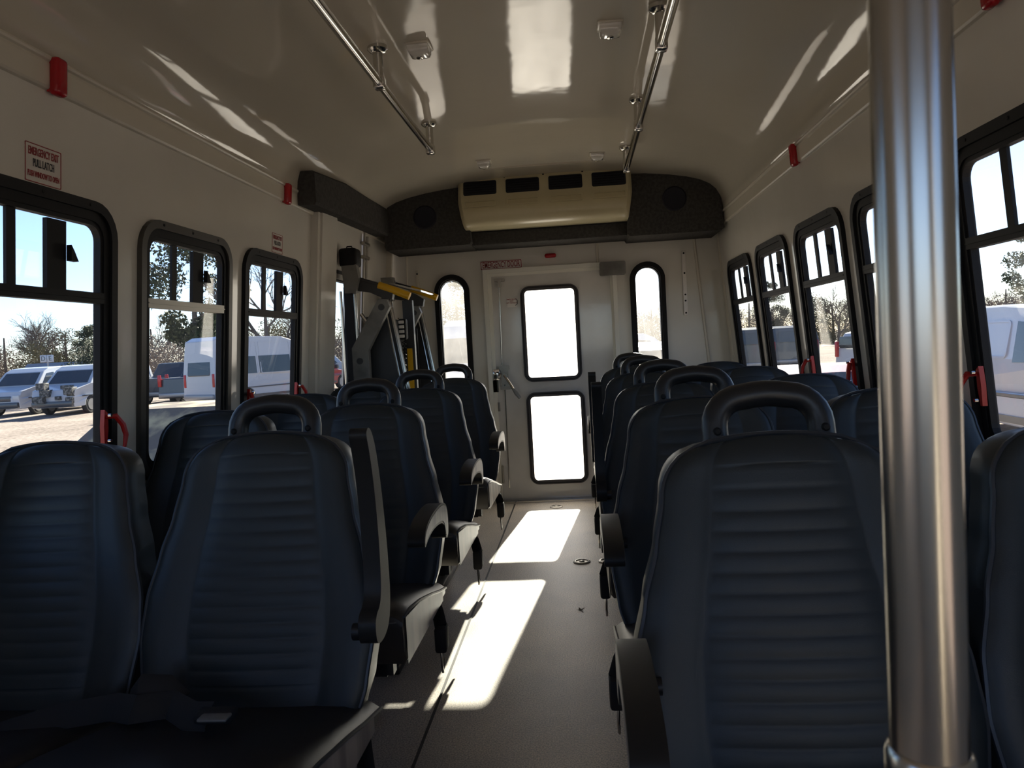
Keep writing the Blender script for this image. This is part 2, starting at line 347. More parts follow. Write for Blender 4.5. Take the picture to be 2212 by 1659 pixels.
# ------------------------------------------------------------ side windows
def ring(m, a, b, z0, z1, r, wd, w0, w1, fn):
    m.plate([rrect(a, b, z0, z1, r), rrect(a+wd, b-wd, z0+wd, z1-wd, max(r-wd, 0.01))], w1-w0, lambda u, v, w_: fn(u, v, w_+(w0+w1)/2))
def window(n, a, b, fn, near_first, label, latch=True, metal=False, latch2=True):
    z0, z1 = WIN['z0'], WIN['z1']
    c = fn((a+b)/2, z0, 0)
    e = thing('window_%d' % n, c, label=label, kind='structure')
    g = shift(fn, c)
    m = MB(); ring(m, a, b, z0, z1, 0.095, 0.026, -0.005, 0.016, g); m.build('outer_frame', 'bronze' if metal else 'wframe', e)
    m = MB(); ring(m, a+.02, b-.02, z0+.02, z1-.02, 0.08, 0.030, -0.020, 0.008, g); m.build('rubber_seal', 'rubber', e)
    m = MB(); ring(m, a+.045, b-.045, z0+.045, z1-.045, 0.055, 0.016, -0.016, 0.004, g); m.build('sash', 'wframe', e)
    zi0, zi1 = z0+.058, z1-.058; ai, bi = a+.058, b-.058
    # transom rail
    m = MB(); m.box(ai-.01, bi+.01, 1.234, 1.262, -0.014, 0.008, g); m.box(ai-.01, bi+.01, 1.246, 1.250, 0.008, 0.011, g)
    m.build('transom_rail', 'wmetal' if metal else 'wframe', e)
    # sliding upper panes: two mullions
    L = bi-ai
    if near_first: t1, t2 = ai+L*0.345, ai+L*0.60      # thin mullion, thick mullion
    else: t1, t2 = bi-L*0.345, bi-L*0.62
    m = MB(); m.box(t1-.016, t1+.013, 1.26, zi1, -0.014, -0.006, g); m.build('mullion', 'wframe', e)
    s_ = 1 if near_first else -1
    m = MB(); m.box(min(t2, t2+s_*.07)-.01, max(t2, t2+s_*.07)-.01, 1.262, zi1-.008, -0.014, -0.002, g)
    m.build('slider_stile', 'rubber', e)
    lk = m = MB(); yy = t2+s_*.070
    m.add([(yy-s_*.012, 1.335, 0.0), (yy+s_*.016, 1.335, 0.0), (yy, 1.36, 0.0), (yy-s_*.012, 1.375, 0.0), (yy-s_*.012, 1.335, .014), (yy+s_*.016, 1.335, .014), (yy, 1.36, .014), (yy-s_*.012, 1.375, .014)],
          [(0, 1, 2, 3), (7, 6, 5, 4), (0, 4, 5, 1), (1, 5, 6, 2), (2, 6, 7, 3), (3, 7, 4, 0)], False, g)
    m.build('slider_catch', 'rubber', e)
    for (p, q, s0, s1, nm, mt) in ((ai, t1, 1.262, zi1, 'upper_pane', 'gside'), (t1, t2, 1.262, zi1, 'upper_pane', 'gside'), (t2, bi, 1.262, zi1, 'upper_pane', 'gside'), (ai, bi, zi0, 1.234, 'lower_pane', 'glass')) if near_first else \
        ((t1, bi, 1.262, zi1, 'upper_pane', 'gside'), (t2, t1, 1.262, zi1, 'upper_pane', 'gside'), (ai, t2, 1.262, zi1, 'upper_pane', 'gside'), (ai, bi, zi0, 1.234, 'lower_pane', 'glass')):
        MB().box(p-.01, q+.01, s0-.008, s1+.01, -0.0135, -0.0115, g).build(nm, mt, e)
    # screws on the top of the frame
    m = MB()
    for q in (0.2, 0.5, 0.8): m.lathe([(0.004, 0), (0.004, 0.001)], (0, 0, 0), 'z', 8, lambda x, y, z, q=q: g(a+(b-a)*q+x, z1-.013+y, 0.017+z))
    m.build('screws', 'rubber', e)
    # red emergency latch on the far lower jamb
    for pos, on in ((b-.058, latch), (a+.05, latch2)):
        if not on: continue
        sg = 1 if pos > (a+b)/2 else -1
        m = MB()
        m.plate([[(pos-.005, .845), (pos+.005, .845), (pos+.011, .89), (pos+.008, .935), (pos-.006, .945), (pos-.009, .90)]], 0.012, lambda u, v, w_: g(u, v, w_+.014))
        pts = [(pos, .925, .02), (pos+sg*.022, .925, .034), (pos+sg*.037, .90, .046), (pos+sg*.042, .87, .052), (pos+sg*.036, .84, .052), (pos+sg*.026, .825, .05)]
        m.tube([g(*p) for p in pts], [.005, .008, .008, .007, .005, .003], 8)
        l_ = m.build('latch_handle', 'red', e); l_['label'] = 'red emergency latch handle'
        MB().lathe([(.005, 0), (.005, .008)], (0, 0, 0), 'z', 8, lambda x, y, z: g(pos+x, .93+y, .028+z)).lathe([(.005, 0), (.005, .008)], (0, 0, 0), 'z', 8, lambda x, y, z: g(pos+x, .86+y, .028+z)).build('latch_screw', 'steel', e)
    return e
names_l = ['window nearest the camera on the left wall', 'middle window of the left wall with dull metal rails', 'third left wall window beside the beige pillar', 'left wall window beside the driver end, out of view']
for i, (a, b) in enumerate(LWIN):
    window(i+1, a, b, LWm, True, names_l[i], latch=(i != 1), metal=(i == 1), latch2=(i == 2))
names_r = ['large window nearest the camera right of the steel pole', 'right wall window mostly hidden behind the steel pole', 'third right wall window with a red latch, left of the pole', 'narrow looking right wall window, second from the rear', 'right wall window closest to the rear wall', 'right wall window at the entry, out of view']
for i, (a, b) in enumerate(RWIN):
    window(i+5, a, b, RWm, False, names_r[i], latch=(i in (0, 2)), latch2=(i == 2) )
# pull the near window latch of window_5 to the rear jamb too
# ------------------------------------------------------------ rear wall windows (tall round-ended)
def rearwin(n, a, b, z0, z1, label):
    c = BWm((a+b)/2, z0, 0); g = shift(BWm, c); e = thing('window_%d' % n, c, label=label, kind='structure')
    r = (b-a)/2-.002
    MB().plate([rrect(a, b, z0, z1, r, 10), rrect(a+.030, b-.030, z0+.030, z1-.030, r-.030, 10)], 0.03, lambda u, v, w_: g(u, v, w_+.012)).build('rubber_frame', 'rubber', e)
    MB().plate([rrect(a+.012, b-.012, z0+.012, z1-.012, r-.012, 10), rrect(a+.038, b-.038, z0+.038, z1-.038, r-.038, 10)], 0.05, lambda u, v, w_: g(u, v, w_-.015)).build('inner_frame', 'wframe', e)
    MB().plate([rrect(a+.02, b-.02, z0+.02, z1-.02, r-.02, 10)], 0.003, lambda u, v, w_: g(u, v, w_-.02)).build('pane', 'grear', e)
rearwin(11, -0.948, -0.712, 0.68, 1.556, 'tall round-ended rear window left of the emergency door')
rearwin(12, 0.358, 0.588, 0.68, 1.560, 'tall round-ended rear window right of the emergency door')

# ------------------------------------------------------------ rear emergency door
c = (-0.16, D, 0.0); g = shift(BWm, c)
dr = thing('door_1', c, label='white rear emergency door with two rounded windows', kind='structure')
W1 = (-0.372, 0.018, 0.806, 1.447); W2 = (-0.368, 0.026, 0.112, 0.735)
m = MB().plate([[(-0.582, 0.0), (0.245, 0.0), (0.245, 1.555), (-0.582, 1.555)], rrect(W1[0]+.02, W1[1]-.02, W1[2]+.02, W1[3]-.02, .03), rrect(W2[0]+.02, W2[1]-.02, W2[2]+.02, W2[3]-.02, .03)], 0.03, lambda u, v, w_: g(u, v, w_-.012))
m.build('door_panel', 'doorp', dr)
m = MB().plate([[(-0.612, 0.0), (-0.585, 0.0), (-0.585, 1.545), (0.245, 1.545), (0.245, 0), (0.272, 0), (0.272, 1.572), (-0.612, 1.572)]], 0.04, lambda u, v, w_: g(u, v, w_+.022))
m.plate([[(-0.585, 0.0), (-0.560, 0.0), (-0.560, 1.525), (0.23, 1.525), (0.23, 0), (0.245, 0), (0.245, 1.545), (-0.585, 1.545)]], 0.02, lambda u, v, w_: g(u, v, w_+.002))
m.build('door_frame', 'dframe', dr)
for (a, b, z0, z1) in (W1, W2):
    f = MB().plate([rrect(a, b, z0, z1, .062, 8), rrect(a+.03, b-.03, z0+.03, z1-.03, .026, 8)], 0.022, lambda u, v, w_: g(u, v, w_+.012)).build('window_frame', 'wgrey', dr)
    m = MB(); m.plate([rrect(a+.008, b-.008, z0+.008, z1-.008, .056, 8), rrect(a+.013, b-.013, z0+.013, z1-.013, .05, 8)], 0.004, lambda u, v, w_: g(u, v, w_+.025)); m.build('frame_bead', 'wframe', dr)
    MB().plate([rrect(a+.02, b-.02, z0+.02, z1-.02, .045)], 0.003, lambda u, v, w_: g(u, v, w_-.008)).build('pane', 'gdoor', dr)
m = MB().tube([g(-.505, 1.50, .03), (g(-.518, .93, .03))], .0045, 8).tube([g(-.505, .80, .03), g(-.512, .10, .03)], .0045, 8); m.build('lock_rod', 'steel', dr)
MB().box(-.54, -.47, 1.490, 1.505, 0.004, .03, g).box(-.515, -.495, 1.45, 1.50, .01, .04, g).build('rod_guide', 'wmetal', dr)
m = MB().box(-.535, -.47, .90, .925, .004, .035, g).box(-.535, -.46, .765, .79, .004, .035, g).box(-.525, -.48, .79, .90, .004, .028, g)
m.lathe([(.018, 0), (.018, .045)], (0, 0, 0), 'z', 12, lambda x, y, z: g(-.50+x, .858+y, .01+z))
m.build('lock_case', 'wmetal', dr)
m = MB().rbox(-.60, -.535, .83, .905, .004, .02, .006, 2, g).tube([g(-.575, .87, .03), g(-.55, .885, .05), g(-.525, .87, .05), g(-.54, .85, .04)], .006, 6).box(-.595, -.55, .75, .83, .002, .012, g)
m.build('strike_plate', 'chrome', dr)
m = MB().tube([g(-.505, .865, .05), g(-.47, .81, .055), g(-.445, .765, .06)], .010, 8, flat=.6); m.build('lock_lever', 'steel', dr)
m = MB().tube([g(-.447, .770, .06), g(-.43, .74, .06), g(-.405, .705, .055)], [.012, .016, .013], 8, flat=.6)
o = m.build('lever_grip', 'greyp', dr); o['label'] = 'grey rubber grip on the lock lever'
m = MB()
for (z0, z1) in ((.13, .25), (.62, .68)): m.tube([g(-.553, z0, .02), g(-.553, z1, .02)], .007, 8)
m.build('edge_hinge', 'wmetal', dr)
m = MB().box(-.46, -.40, 1.315, 1.375, .004, .006, g); st = m.build('instruction_sticker', 'sign', dr)
MB().text('EMERGENCY\nEXIT\nLIFT HANDLE', .012, .0004, lambda x, y, z: g(-.43+x, 1.355+y, .0065+z)).build('sticker_lettering', 'signred', st)
MB().tube([g(-.405, 1.37, .007), g(-.392, 1.36, .007), g(-.392, 1.335, .007), g(-.407, 1.325, .007)], .002, 5).build('arrow', 'signblk', st)
MB().plate([rrect(.163, .332, 1.482, 1.570, .012)], .05, lambda u, v, w_: g(u, v, w_+.05)).build('door_closer', 'greyp', dr)['label'] = 'grey door closer box at the upper right corner'

# ------------------------------------------------------------ lift door and pillar on the left
c = LWm(3.73, 0, 0); g = shift(LWm, c)
MB().box(3.585, 3.875, 0, 1.80, -0.03, 0.035, g).box(3.62, 3.84, 0, 1.80, 0.034, 0.045, g).build('trim_3', 'wallf', label='wide beige pillar between the third left window and the lift door', kind='structure').location = c
c = LWm(4.48, 0, -0.02); g = shift(lambda u, v, w_: LWm(u, v, w_-.02), c)
ld = thing('door_2', c, label='cream double lift door behind the wheelchair lift', kind='structure')
m = MB().plate([rrect(3.875, 4.46, 0, 1.80, .003, 1), rrect(3.925, 4.22, .74, 1.49, .06)], .03, g); m.build('door_leaf', 'wallf', ld)
m = MB().plate([rrect(4.49, 5.08, 0, 1.80, .003, 1)], .03, g); m.build('door_leaf', 'wallf', ld)
MB().plate([rrect(3.90, 4.245, .715, 1.512, .07), rrect(3.93, 4.215, .745, 1.455, .045)], .03, lambda u, v, w_: g(u, v, w_+.012)).build('window_frame', 'rubber', ld)
MB().box(3.92, 4.225, 1.462, 1.490, .012, .034, g).build('window_head', 'wmetal', ld)
MB().box(3.92, 4.225, .73, 1.48, -.006, -.003, g).build('pane', 'glass', ld)
MB().tube([g(4.455, 1.78, .03), g(4.455, .2, .03)], .006, 8).tube([g(4.52, 1.76, .03), g(4.52, 1.5, .03)], .008, 8).build('lock_rod', 'wmetal', ld)
m = MB()
for z in (1.70, 1.62): m.rbox(4.42, 4.54, z, z+.02, .02, .045, .004, 1, g)
m.build('rod_guide', 'wmetal', ld)
m = MB().box(5.045, 5.075, 0, 1.80, .0, .05, g); m.build('door_post', 'trim', ld)

MB().box(3.58, 5.1, 1.775, 1.85, -0.03, 0.012, LWm).build('trim_4', 'trim', label='cream filler added against a light leak above the lift door, mostly behind the felt valance', kind='structure')  # added filler strip, keeps light from leaking in over the lift door
# ------------------------------------------------------------ valance, speaker boxes, air conditioner
c = (-1.2, 4.1, 1.75); g = lambda x, y, z: (x-c[0], y-c[1], z-c[2])
P = [(3.37, 1.742, 1.893), (3.62, 1.750, 1.915), (3.86, 1.76, 1.937), (4.3, 1.772, 1.942), (4.70, 1.782, 1.952)]
V = []; F = []
for (y, z0, z1) in P:
    V += [g(-1.225, y, z0), g(-1.15, y, z0), g(-1.142, y, z0+.012), g(-1.142, y, z1-.01), g(-1.15, y, z1), g(-1.225, y, z1)]
for i in range(len(P)-1):
    for j in range(6): F.append((i*6+j, i*6+(j+1) % 6, i*6+6+(j+1) % 6, i*6+6+j))
F += [tuple(range(6)), tuple(range(24, 30))[::-1]]
MB().add(V, F).build('door_valance', 'carpet', label='dark grey felt covered valance above the lift door', cat='panel').location = c

def spk(name, outline, x_s, z_s, label, y0=4.72):
    e = thing(name, (x_s, y0, 1.7), label=label, cat='speaker', group=None)
    g = lambda u, v, w_: (u-x_s, w_, v-1.7)
    MB().plate([outline], D-.03-y0, lambda u, v, w_: g(u, v, w_+(D-.03-y0)/2+.001)).build('housing', 'carpet', e)
    m = MB().lathe([(.074, 0), (.074, .004), (.066, .008), (.05, .004), (.02, .007), (.005, .008)], (0, 0, 0), 'z', 28, lambda x, y, z: g(x_s+x, z_s+y, .002-z))
    m.build('speaker_grille', 'speaker', e)
    return e
def arc(cx, cz, rx, rz, a0, a1, n=8): return [(cx+rx*cos(radians(a0+(a1-a0)*i/n)), cz+rz*sin(radians(a0+(a1-a0)*i/n))) for i in range(n+1)]
spk('speaker_box', [(-.64, 1.70), (-.63, 1.72), (-.655, 2.055)] + [(-.80, 2.045)] + arc(-1.00, 1.93, .155, .115, 80, 180) + [(-1.18, 1.72), (-1.17, 1.695)], -.912, 1.885, 'dark felt speaker housing in the left rear ceiling corner')
spk('speaker_box', [(.335, 1.70), (.345, 1.685), (.895, 1.685), (.915, 1.70), (.905, 1.76)] + arc(.75, 1.92, .15, .125, 0, 90) + [(.345, 2.06)], .622, 1.893, 'dark felt speaker housing in the right rear ceiling corner')
e = MB().rbox(-.64, .345, 4.80, 5.07, 1.700, 1.79, .01).build('felt_panel', 'carpet', label='dark felt board below the air conditioner unit', cat='panel')
# piping along the felt panel
MB().tube([(-.64, 4.797, 1.786), (.34, 4.797, 1.786)], .006, 6).build('edge_piping', 'rubber', e)

ax, ay, az = -.16, 4.6, 1.79
ac = thing('air_conditioner', (ax, ay, az), label='yellowed cream ceiling air conditioner with four dark grilles', cat='air conditioner')
pr = [(5.04, 2.088), (4.645, 2.088), (4.635, 2.082), (4.595, 1.966), (4.590, 1.950), (4.577, 1.93), (4.560, 1.885), (4.558, 1.845), (4.572, 1.81), (4.60, 1.792), (4.65, 1.786), (5.04, 1.786)]
def half(z): return .525 if z > 1.94 else .525-.026*((1.94-z)/.15)
xs = [-1, -.985, -.95] + [i/10 for i in range(-9, 10)] + [.95, .985, 1]
V = []; F = []
for u in xs:
    sc = 1-.10*max(0, (abs(u)-.95)/.05)**2
    for (y, z) in pr: V.append((u*half(z), (5.04-(5.04-y)*sc)-ay, z-az))
n = len(pr)
for i in range(len(xs)-1):
    for j in range(n): F.append((i*n+j, i*n+(j+1) % n, (i+1)*n+(j+1) % n, (i+1)*n+j))
F += [tuple(range(n)), tuple((len(xs)-1)*n+j for j in range(n))[::-1]]
MB().add(V, F, True).build('casing', 'acp', ac)
# sloped face frame: along (y,z) from (4.685,2.066) to (4.628,1.962)
fa = Vector((0, 4.635-ay, 2.082-az)); fb = Vector((0, 4.595-ay, 1.966-az)); fd = (fb-fa).normalized(); fnrm = Vector((0, -abs(fd.z), -abs(fd.y)*-1)).normalized()
fnrm = Vector((0, fd.z, -fd.y)).normalized()
if fnrm.y > 0: fnrm = -fnrm
def AC(u, v, w_): q = fa+fd*v+fnrm*w_; return (u, q.y, q.z)
for i in range(4):
    x = -.385+.258*i
    MB().plate([rrect(x-.101, x+.101, .022, .114, .012)], .006, lambda u, v, w_: AC(u, v, w_)).build('grille', 'grille', ac)
    m = MB()
    for q in range(5): m.box(x-.092, x+.092, (.032+q*.016), (.035+q*.016), .003, .005, AC)
    m.build('louvre', 'rubber', ac)
    m = MB().plate([rrect(x-.098, x+.098, 1.895-az, 1.935-az, .006), rrect(x-.090, x+.090, 1.903-az, 1.931-az, .004)], .016, lambda u, v, w_: (u, -.040+w_+.5*(v-(1.895-az)), v)).build('recess_frame', 'acp', ac)
    MB().box(x-.092, x+.092, 1.902-az, 1.932-az, -.004, .0, lambda u, v, w_: (u, -.030+w_+.5*(v-(1.895-az)), v)).build('recess', 'acp', ac)
for q in range(5): MB().lathe([(.006, 0), (.006, .003)], (0, 0, 0), 'z', 8, lambda x, y, z, q=q: AC(-.47+q*.235+x, .007+y*.7, z+.001)).build('screw', 'rubber', ac)

# ------------------------------------------------------------ ceiling fittings
def dome(x, y, label):
    z = 2.078 if abs(x-CXB) < .35 else 2.072
    e = thing('ceiling_light', (x, y, z), label=label, cat='light', group='small square dome lights on the ceiling')
    MB().rbox(-.042, .042, -.042, .042, -.008, .002, .004).build('base', 'trim', e)
    m = MB(); V = []; F = []; n = 24; R = [(.036, -.008), (.035, -.022), (.031, -.032), (.020, -.038), (.008, -.040)]
    for (r, h) in R:
        for j in range(n):
            a = 2*pi*j/n; q = 1/max(abs(cos(a)), abs(sin(a)))**.92; V.append((r*cos(a)*q, r*sin(a)*q, h))
    for i in range(4):
        for j in range(n): F.append((i*n+j, i*n+(j+1) % n, (i+1)*n+(j+1) % n, (i+1)*n+j))
    F.append(tuple(4*n+j for j in range(n)))
    m.add(V, F, True).build('lens', 'lens', e)
    MB().lathe([(.012, -.036), (.012, -.043), (.006, -.045)], n=12).build('lens_cap', 'steel', e)
dome(-.481, 2.564, 'square clear dome light on the ceiling beside the left grab rail, nearer one')
dome(.154, 2.538, 'square clear dome light on the ceiling beside the right grab rail, nearer one')
dome(-.466, 4.203, 'small dome light in front of the left half of the air conditioner')
dome(.154, 4.223, 'small dome light in front of the right half of the air conditioner')

def rail(x, y0, y1, posts, zc, label):
    e = thing('ceiling_grab_rail', (x, y1, 1.95), label=label, cat='grab rail', group='steel grab rails hanging below the ceiling')
    MB().tube([(0, y0-y1, 0), (0, -.01, 0), (0, 0, 0)], [.0155, .0155, .012], 14).build('rail_tube', 'steel', e)
    for y in posts:
        o = MB().tube([(0, y-y1, 0.0), (0, y-y1, zc-1.95)], .0165, 14).rbox(-.019, .019, y-y1-.02, y-y1+.02, -.02, .022, .006).build('standoff', 'steel', e)
        MB().lathe([(.034, zc-1.95+.004), (.034, zc-1.958), (.028, zc-1.964), (.018, zc-1.970)], (0, y-y1, 0), 'z', 20).build('flange', 'steel', o)
rail(-.612, .6, 3.44, (.9, 2.52, 3.39), 2.066, 'polished steel grab rail along the left of the ceiling')
rail(.297, .6, 4.12, (.9, 2.40, 3.28, 4.07), 2.062, 'polished steel grab rail along the right of the ceiling, longer one')

# red end caps on the side mouldings
def cap(fn, y, label):
    c = fn(y, 1.70, .03); e = thing('marker_lamp', c, label=label, cat='lamp', group='red marker lamps on the side mouldings')
    g = shift(fn, c)
    MB().rbox(y-.021, y+.021, 1.722, 1.812, .008, .034, .010, 3, g).build('lens', 'redl', e)
    MB().box(y-.018, y+.018, 1.73, 1.805, .004, .012, g).build('base', 'red', e)
cap(LWm, 1.775, 'red marker lamp on the left moulding nearest the camera')
cap(LWm, 3.235, 'red marker lamp on the left moulding near the third window')
cap(RWm, 3.22, 'red marker lamp on the right moulding left of the steel pole')
cap(RWm, 1.745, 'red marker lamp on the right moulding, cut by the top of the photo')
c = (-.155, D-.02, 1.639)
MB().rbox(-.038, .038, -.022, .018, -.014, .014, .012, 3).build('marker_lamp', 'redl', label='small red lamp above the emergency door', cat='lamp').location = c
# L-track strip and holes
def track(x, z0, z1, holes, label, w_=.013, mt='sign'):
    e = thing('track_strip', (x, D, z0), label=label, cat='strip')
    MB().rbox(-w_, w_, -.012, .0, 0, z1-z0, .003).build('strip_plate', mt, e)
    for h in holes: MB().lathe([(.006, -.0125), (.006, -.015)], (0, 0, h-z0), 'y', 10).build('hole', 'rubber', e)
track(.715, 1.195, 1.615, (1.60, 1.47, 1.33, 1.29, 1.21), 'white perforated anchor strip on the rear wall right of the window')
track(-1.06, 1.30, 1.60, (1.575,), 'pale anchor strip on the rear wall near the lift', .012, 'trim')

# ------------------------------------------------------------ signs
e = thing('door_sign', (-.488, D-.0, 1.602), label='white sign with red lettering reading EMERGENCY DOOR', cat='sign')
MB().plate([rrect(-.140, .140, -.030, .030, .006)], .003, lambda u, v, w_: (u, -.003+w_, v)).build('sign_plate', 'sign', e)
MB().plate([rrect(-.138, .138, -.028, .028, .006), rrect(-.133, .133, -.023, .023, .005)], .001, lambda u, v, w_: (u, -.005+w_, v)).build('border', 'signred', e)
MB().text('EMERGENCY DOOR', .056, .0006, lambda x, y, z: (x, -.0055-z, y), sx=.50).build('lettering', 'signred', e)
def exitsign(fn, y, z, label, s=1.0):
    c = fn(y, z, 0); g = shift(fn, c); e = thing('exit_sign', c, label=label, cat='sign', group='emergency exit stickers on the left wall')
    MB().plate([rrect(y-.062*s, y+.062*s, z-.045*s, z+.045*s, .003)], .002, lambda u, v, w_: g(u, v, w_+.001)).build('sticker', 'sticker', e)
    MB().plate([rrect(y-.062*s, y+.062*s, z-.045*s, z+.045*s, .003), rrect(y-.060*s, y+.060*s, z-.043*s, z+.043*s, .003)], .001, lambda u, v, w_: g(u, v, w_+.0025)).build('border', 'signred', e)
    for tx, dz, sz, mt, sx in (('EMERGENCY EXIT', .026, .026, 'signred', .50), ('PULL LATCH', .0, .026, 'signblk', .50), ('PUSH WINDOW TO OPEN', -.026, .019, 'signred', .48)):
        MB().text(tx, sz*s, .0004, lambda X, Y, Z: g(y+X, z+dz*s+Y, .003+Z), sx=sx).build('lettering', mt, e)
exitsign(LWm, 1.748, 1.552, 'emergency exit sticker above the nearest left window')
exitsign(LWm, 3.175, 1.548, 'emergency exit sticker above the third left window, far one', .9)

# ------------------------------------------------------------ seats
def sm(a, b, x):
    t = max(0, min(1, (x-a)/(b-a))); return t*t*(3-2*t)
ZB, ZT = 0.385, 0.892
def halfw(z):
    pts = [(.385, .205), (.44, .222), (.53, .234), (.60, .229), (.68, .209), (.75, .188), (.82, .174), (.90, .167)]
    for (a, p), (b, q) in zip(pts, pts[1:]):
        if z <= b: return p+(q-p)*sm(a, b, z)*.5+(q-p)*(z-a)/(b-a)*.5
    return pts[-1][1]
def back_outline(z):
    w0 = halfw(z); zc = ZT-.066
    if z > zc: t = min(1, (z-zc)/(ZT-zc)); w0 = w0-.062*(1-sqrt(max(0, 1-t*t)))
    return w0
LEAN = .38
def ylean(z): return -.155+(z-.425)*LEAN*.85     # y of the front face relative to the handle plane
def backmesh():
    # rows
    ribs = [.445+i*.0275 for i in range(16)]
    zs = set([ZB, ZB+.012, ZB+.03])
    z = ZB+.05
    while z < ZT-.08: zs.add(round(z, 4)); z += .0137
    for r in ribs: zs.update([round(r-.0028, 4), round(r, 4), round(r+.0028, 4)])
    for q in range(1, 10): zs.add(ZT-.066*(1-sin(q/9*pi/2)))
    zs = sorted(zs); zs = [zs[0]]+[b for a, b in zip(zs, zs[1:]) if b-a > .0009]
    us = [-1, -.97, -.90, -.80, -.70, -.63, -.60, -.585, -.57, -.54, -.40, -.2, 0, .2, .40, .54, .57, .585, .60, .63, .70, .80, .90, .97, 1]
    V = []; nr = 0
    for z in zs:
        hw = back_outline(z); t = (z-ZB)/(ZT-ZB); top = max(0, (z-(ZT-.03))/.03)
        th = .085+.02*(1-t); th = th*(1-.55*top*top); yo = ylean(z)+.009*top*top
        crest = 0
        ring_ = []
        for u in us:
            a = abs(u)
            y = -.007*sm(.60, .85, a)*(1-.5*t) + .014*max(0, (a-.90)/.10)**2    # bolster and edge rounding
            y += .006*cos(pi*min(a, .55)/1.1)*-1
            g_ = 0
            if .568 < a < .602: g_ += .0022
            if a < .58 and z > .43 and z < .87:
                dz = min(abs(z-r) for r in ribs)
                if dz < .0015: g_ += .0010*sm(.58, .5, a)
            zz = z + .014*(1-u*u)*sm(.80, ZT, z)
            ring_.append((u*hw, yo+y+g_, zz))
        for u, dy in ((1.0, .45), (.985, .8), (.90, .97), (.5, 1.0), (-.5, 1.0), (-.90, .97), (-.985, .8), (-1.0, .45)):
            zz = z + .014*(1-u*u)*sm(.80, ZT, z)
            ring_.append((u*hw, yo+th*dy, zz))
        V += ring_; nr = len(ring_)
    F = []
    for i in range(len(zs)-1):
        for j in range(nr): F.append((i*nr+j, i*nr+(j+1) % nr, (i+1)*nr+(j+1) % nr, (i+1)*nr+j))
    # caps: connect front row to rear row
    def cap(base, flip):
        nf = len(us)
        rear = [base+nf+7-i for i in range(8)]          # -1 .. 1
        fr = [base+i for i in range(nf)]
        F.append(tuple(fr+[base+nf+i for i in range(8)]) if flip else tuple(reversed(fr+[base+nf+i for i in range(8)])))
    cap(0, True); cap((len(zs)-1)*nr, False)
    return MB().add(V, F, True)
def pipmesh():
    P = []
    zs = [ZB+.02+(ZT-ZB-.022)*i/40 for i in range(41)]
    L = [(-back_outline(z)*.985, ylean(z)+.006+.009*max(0, (z-(ZT-.03))/.03)**2, z) for z in zs]
    R = [(-p[0], p[1], p[2]) for p in L[::-1]]
    w0 = back_outline(zs[-1]); top = [(-w0+2*w0*i/10, ylean(ZT)+.012, ZT+.002+.014*(1-((-1+2*i/10))**2)) for i in range(1, 10)]
    return MB().tube(L+top+R, .0042, 6)
def csl(y, z): return z-.013-(y+.61)*.062
def cushmesh():
    V = []; F = []
    ys = [(-.608, .45, .485), (-.605, .40, .495), (-.585, .372, .508), (-.54, .365, .512), (-.44, .362, .502), (-.30, .362, .478), (-.20, .362, .458), (-.10, .362, .442)]
    us = [-1, -.985, -.93, -.8, -.4, 0, .4, .8, .93, .985, 1]
    nr = 0
    for (y, zb, zt) in ys:
        zt = csl(y, zt); zb -= .010; h = zt-zb; ring_ = []
        for u in us:
            a = abs(u); ring_.append((u*.230, y, zt-.02*max(0, (a-.8)/.2)**2-.0))
        ring_ += [(.230, y, zb+.01), (.222, y, zb), (-.222, y, zb), (-.230, y, zb+.01)]
        V += ring_; nr = len(ring_)
    for i in range(len(ys)-1):
        for j in range(nr): F.append((i*nr+j, i*nr+(j+1) % nr, (i+1)*nr+(j+1) % nr, (i+1)*nr+j))
    F += [tuple(range(nr)), tuple((len(ys)-1)*nr+j for j in range(nr))[::-1]]
    return MB().add(V, F, True)
def cushpip():
    P = [(.232, -.10, .421), (.232, -.20, .437), (.232, -.30, .457), (.232, -.44, .481), (.231, -.54, .490), (.229, -.588, .485), (.215, -.605, .476), (.1, -.609, .474)]
    P = [(x, y, csl(y, z)) for x, y, z in P]
    return MB().tube(P+[(-x, y, z) for x, y, z in P[::-1]], .0040, 6)
def handlemesh():
    P = []; r = .045; hx = .080; zt = .960
    def yy(z): return .040+(z-.89)*.25
    P.append((-hx, yy(.84), .84)); P.append((-hx, yy(.88), .88)); P.append((-hx, yy(zt-r), zt-r))
    for i in range(1, 7): a = pi-i*(pi/2)/6; P.append((-hx+r+r*cos(a), yy(zt-r+r*sin(a)), zt-r+r*sin(a)))
    for i in range(1, 4): x = -hx+r+(2*hx-2*r)*i/4; P.append((x, yy(zt), zt+.004*sin(pi*i/4)))
    for i in range(0, 7): a = pi/2-i*(pi/2)/6; P.append((hx-r+r*cos(a), yy(zt-r+r*sin(a)), zt-r+r*sin(a)))
    P.append((hx, yy(.88), .88)); P.append((hx, yy(.84), .84))
    return MB().tube(P, .0205, 16)
def boltmesh():
    m = MB()
    m.lathe([(.0065, 0), (.0065, -.003), (.004, -.005)], (0, 0, 0), 'y', 10); return m
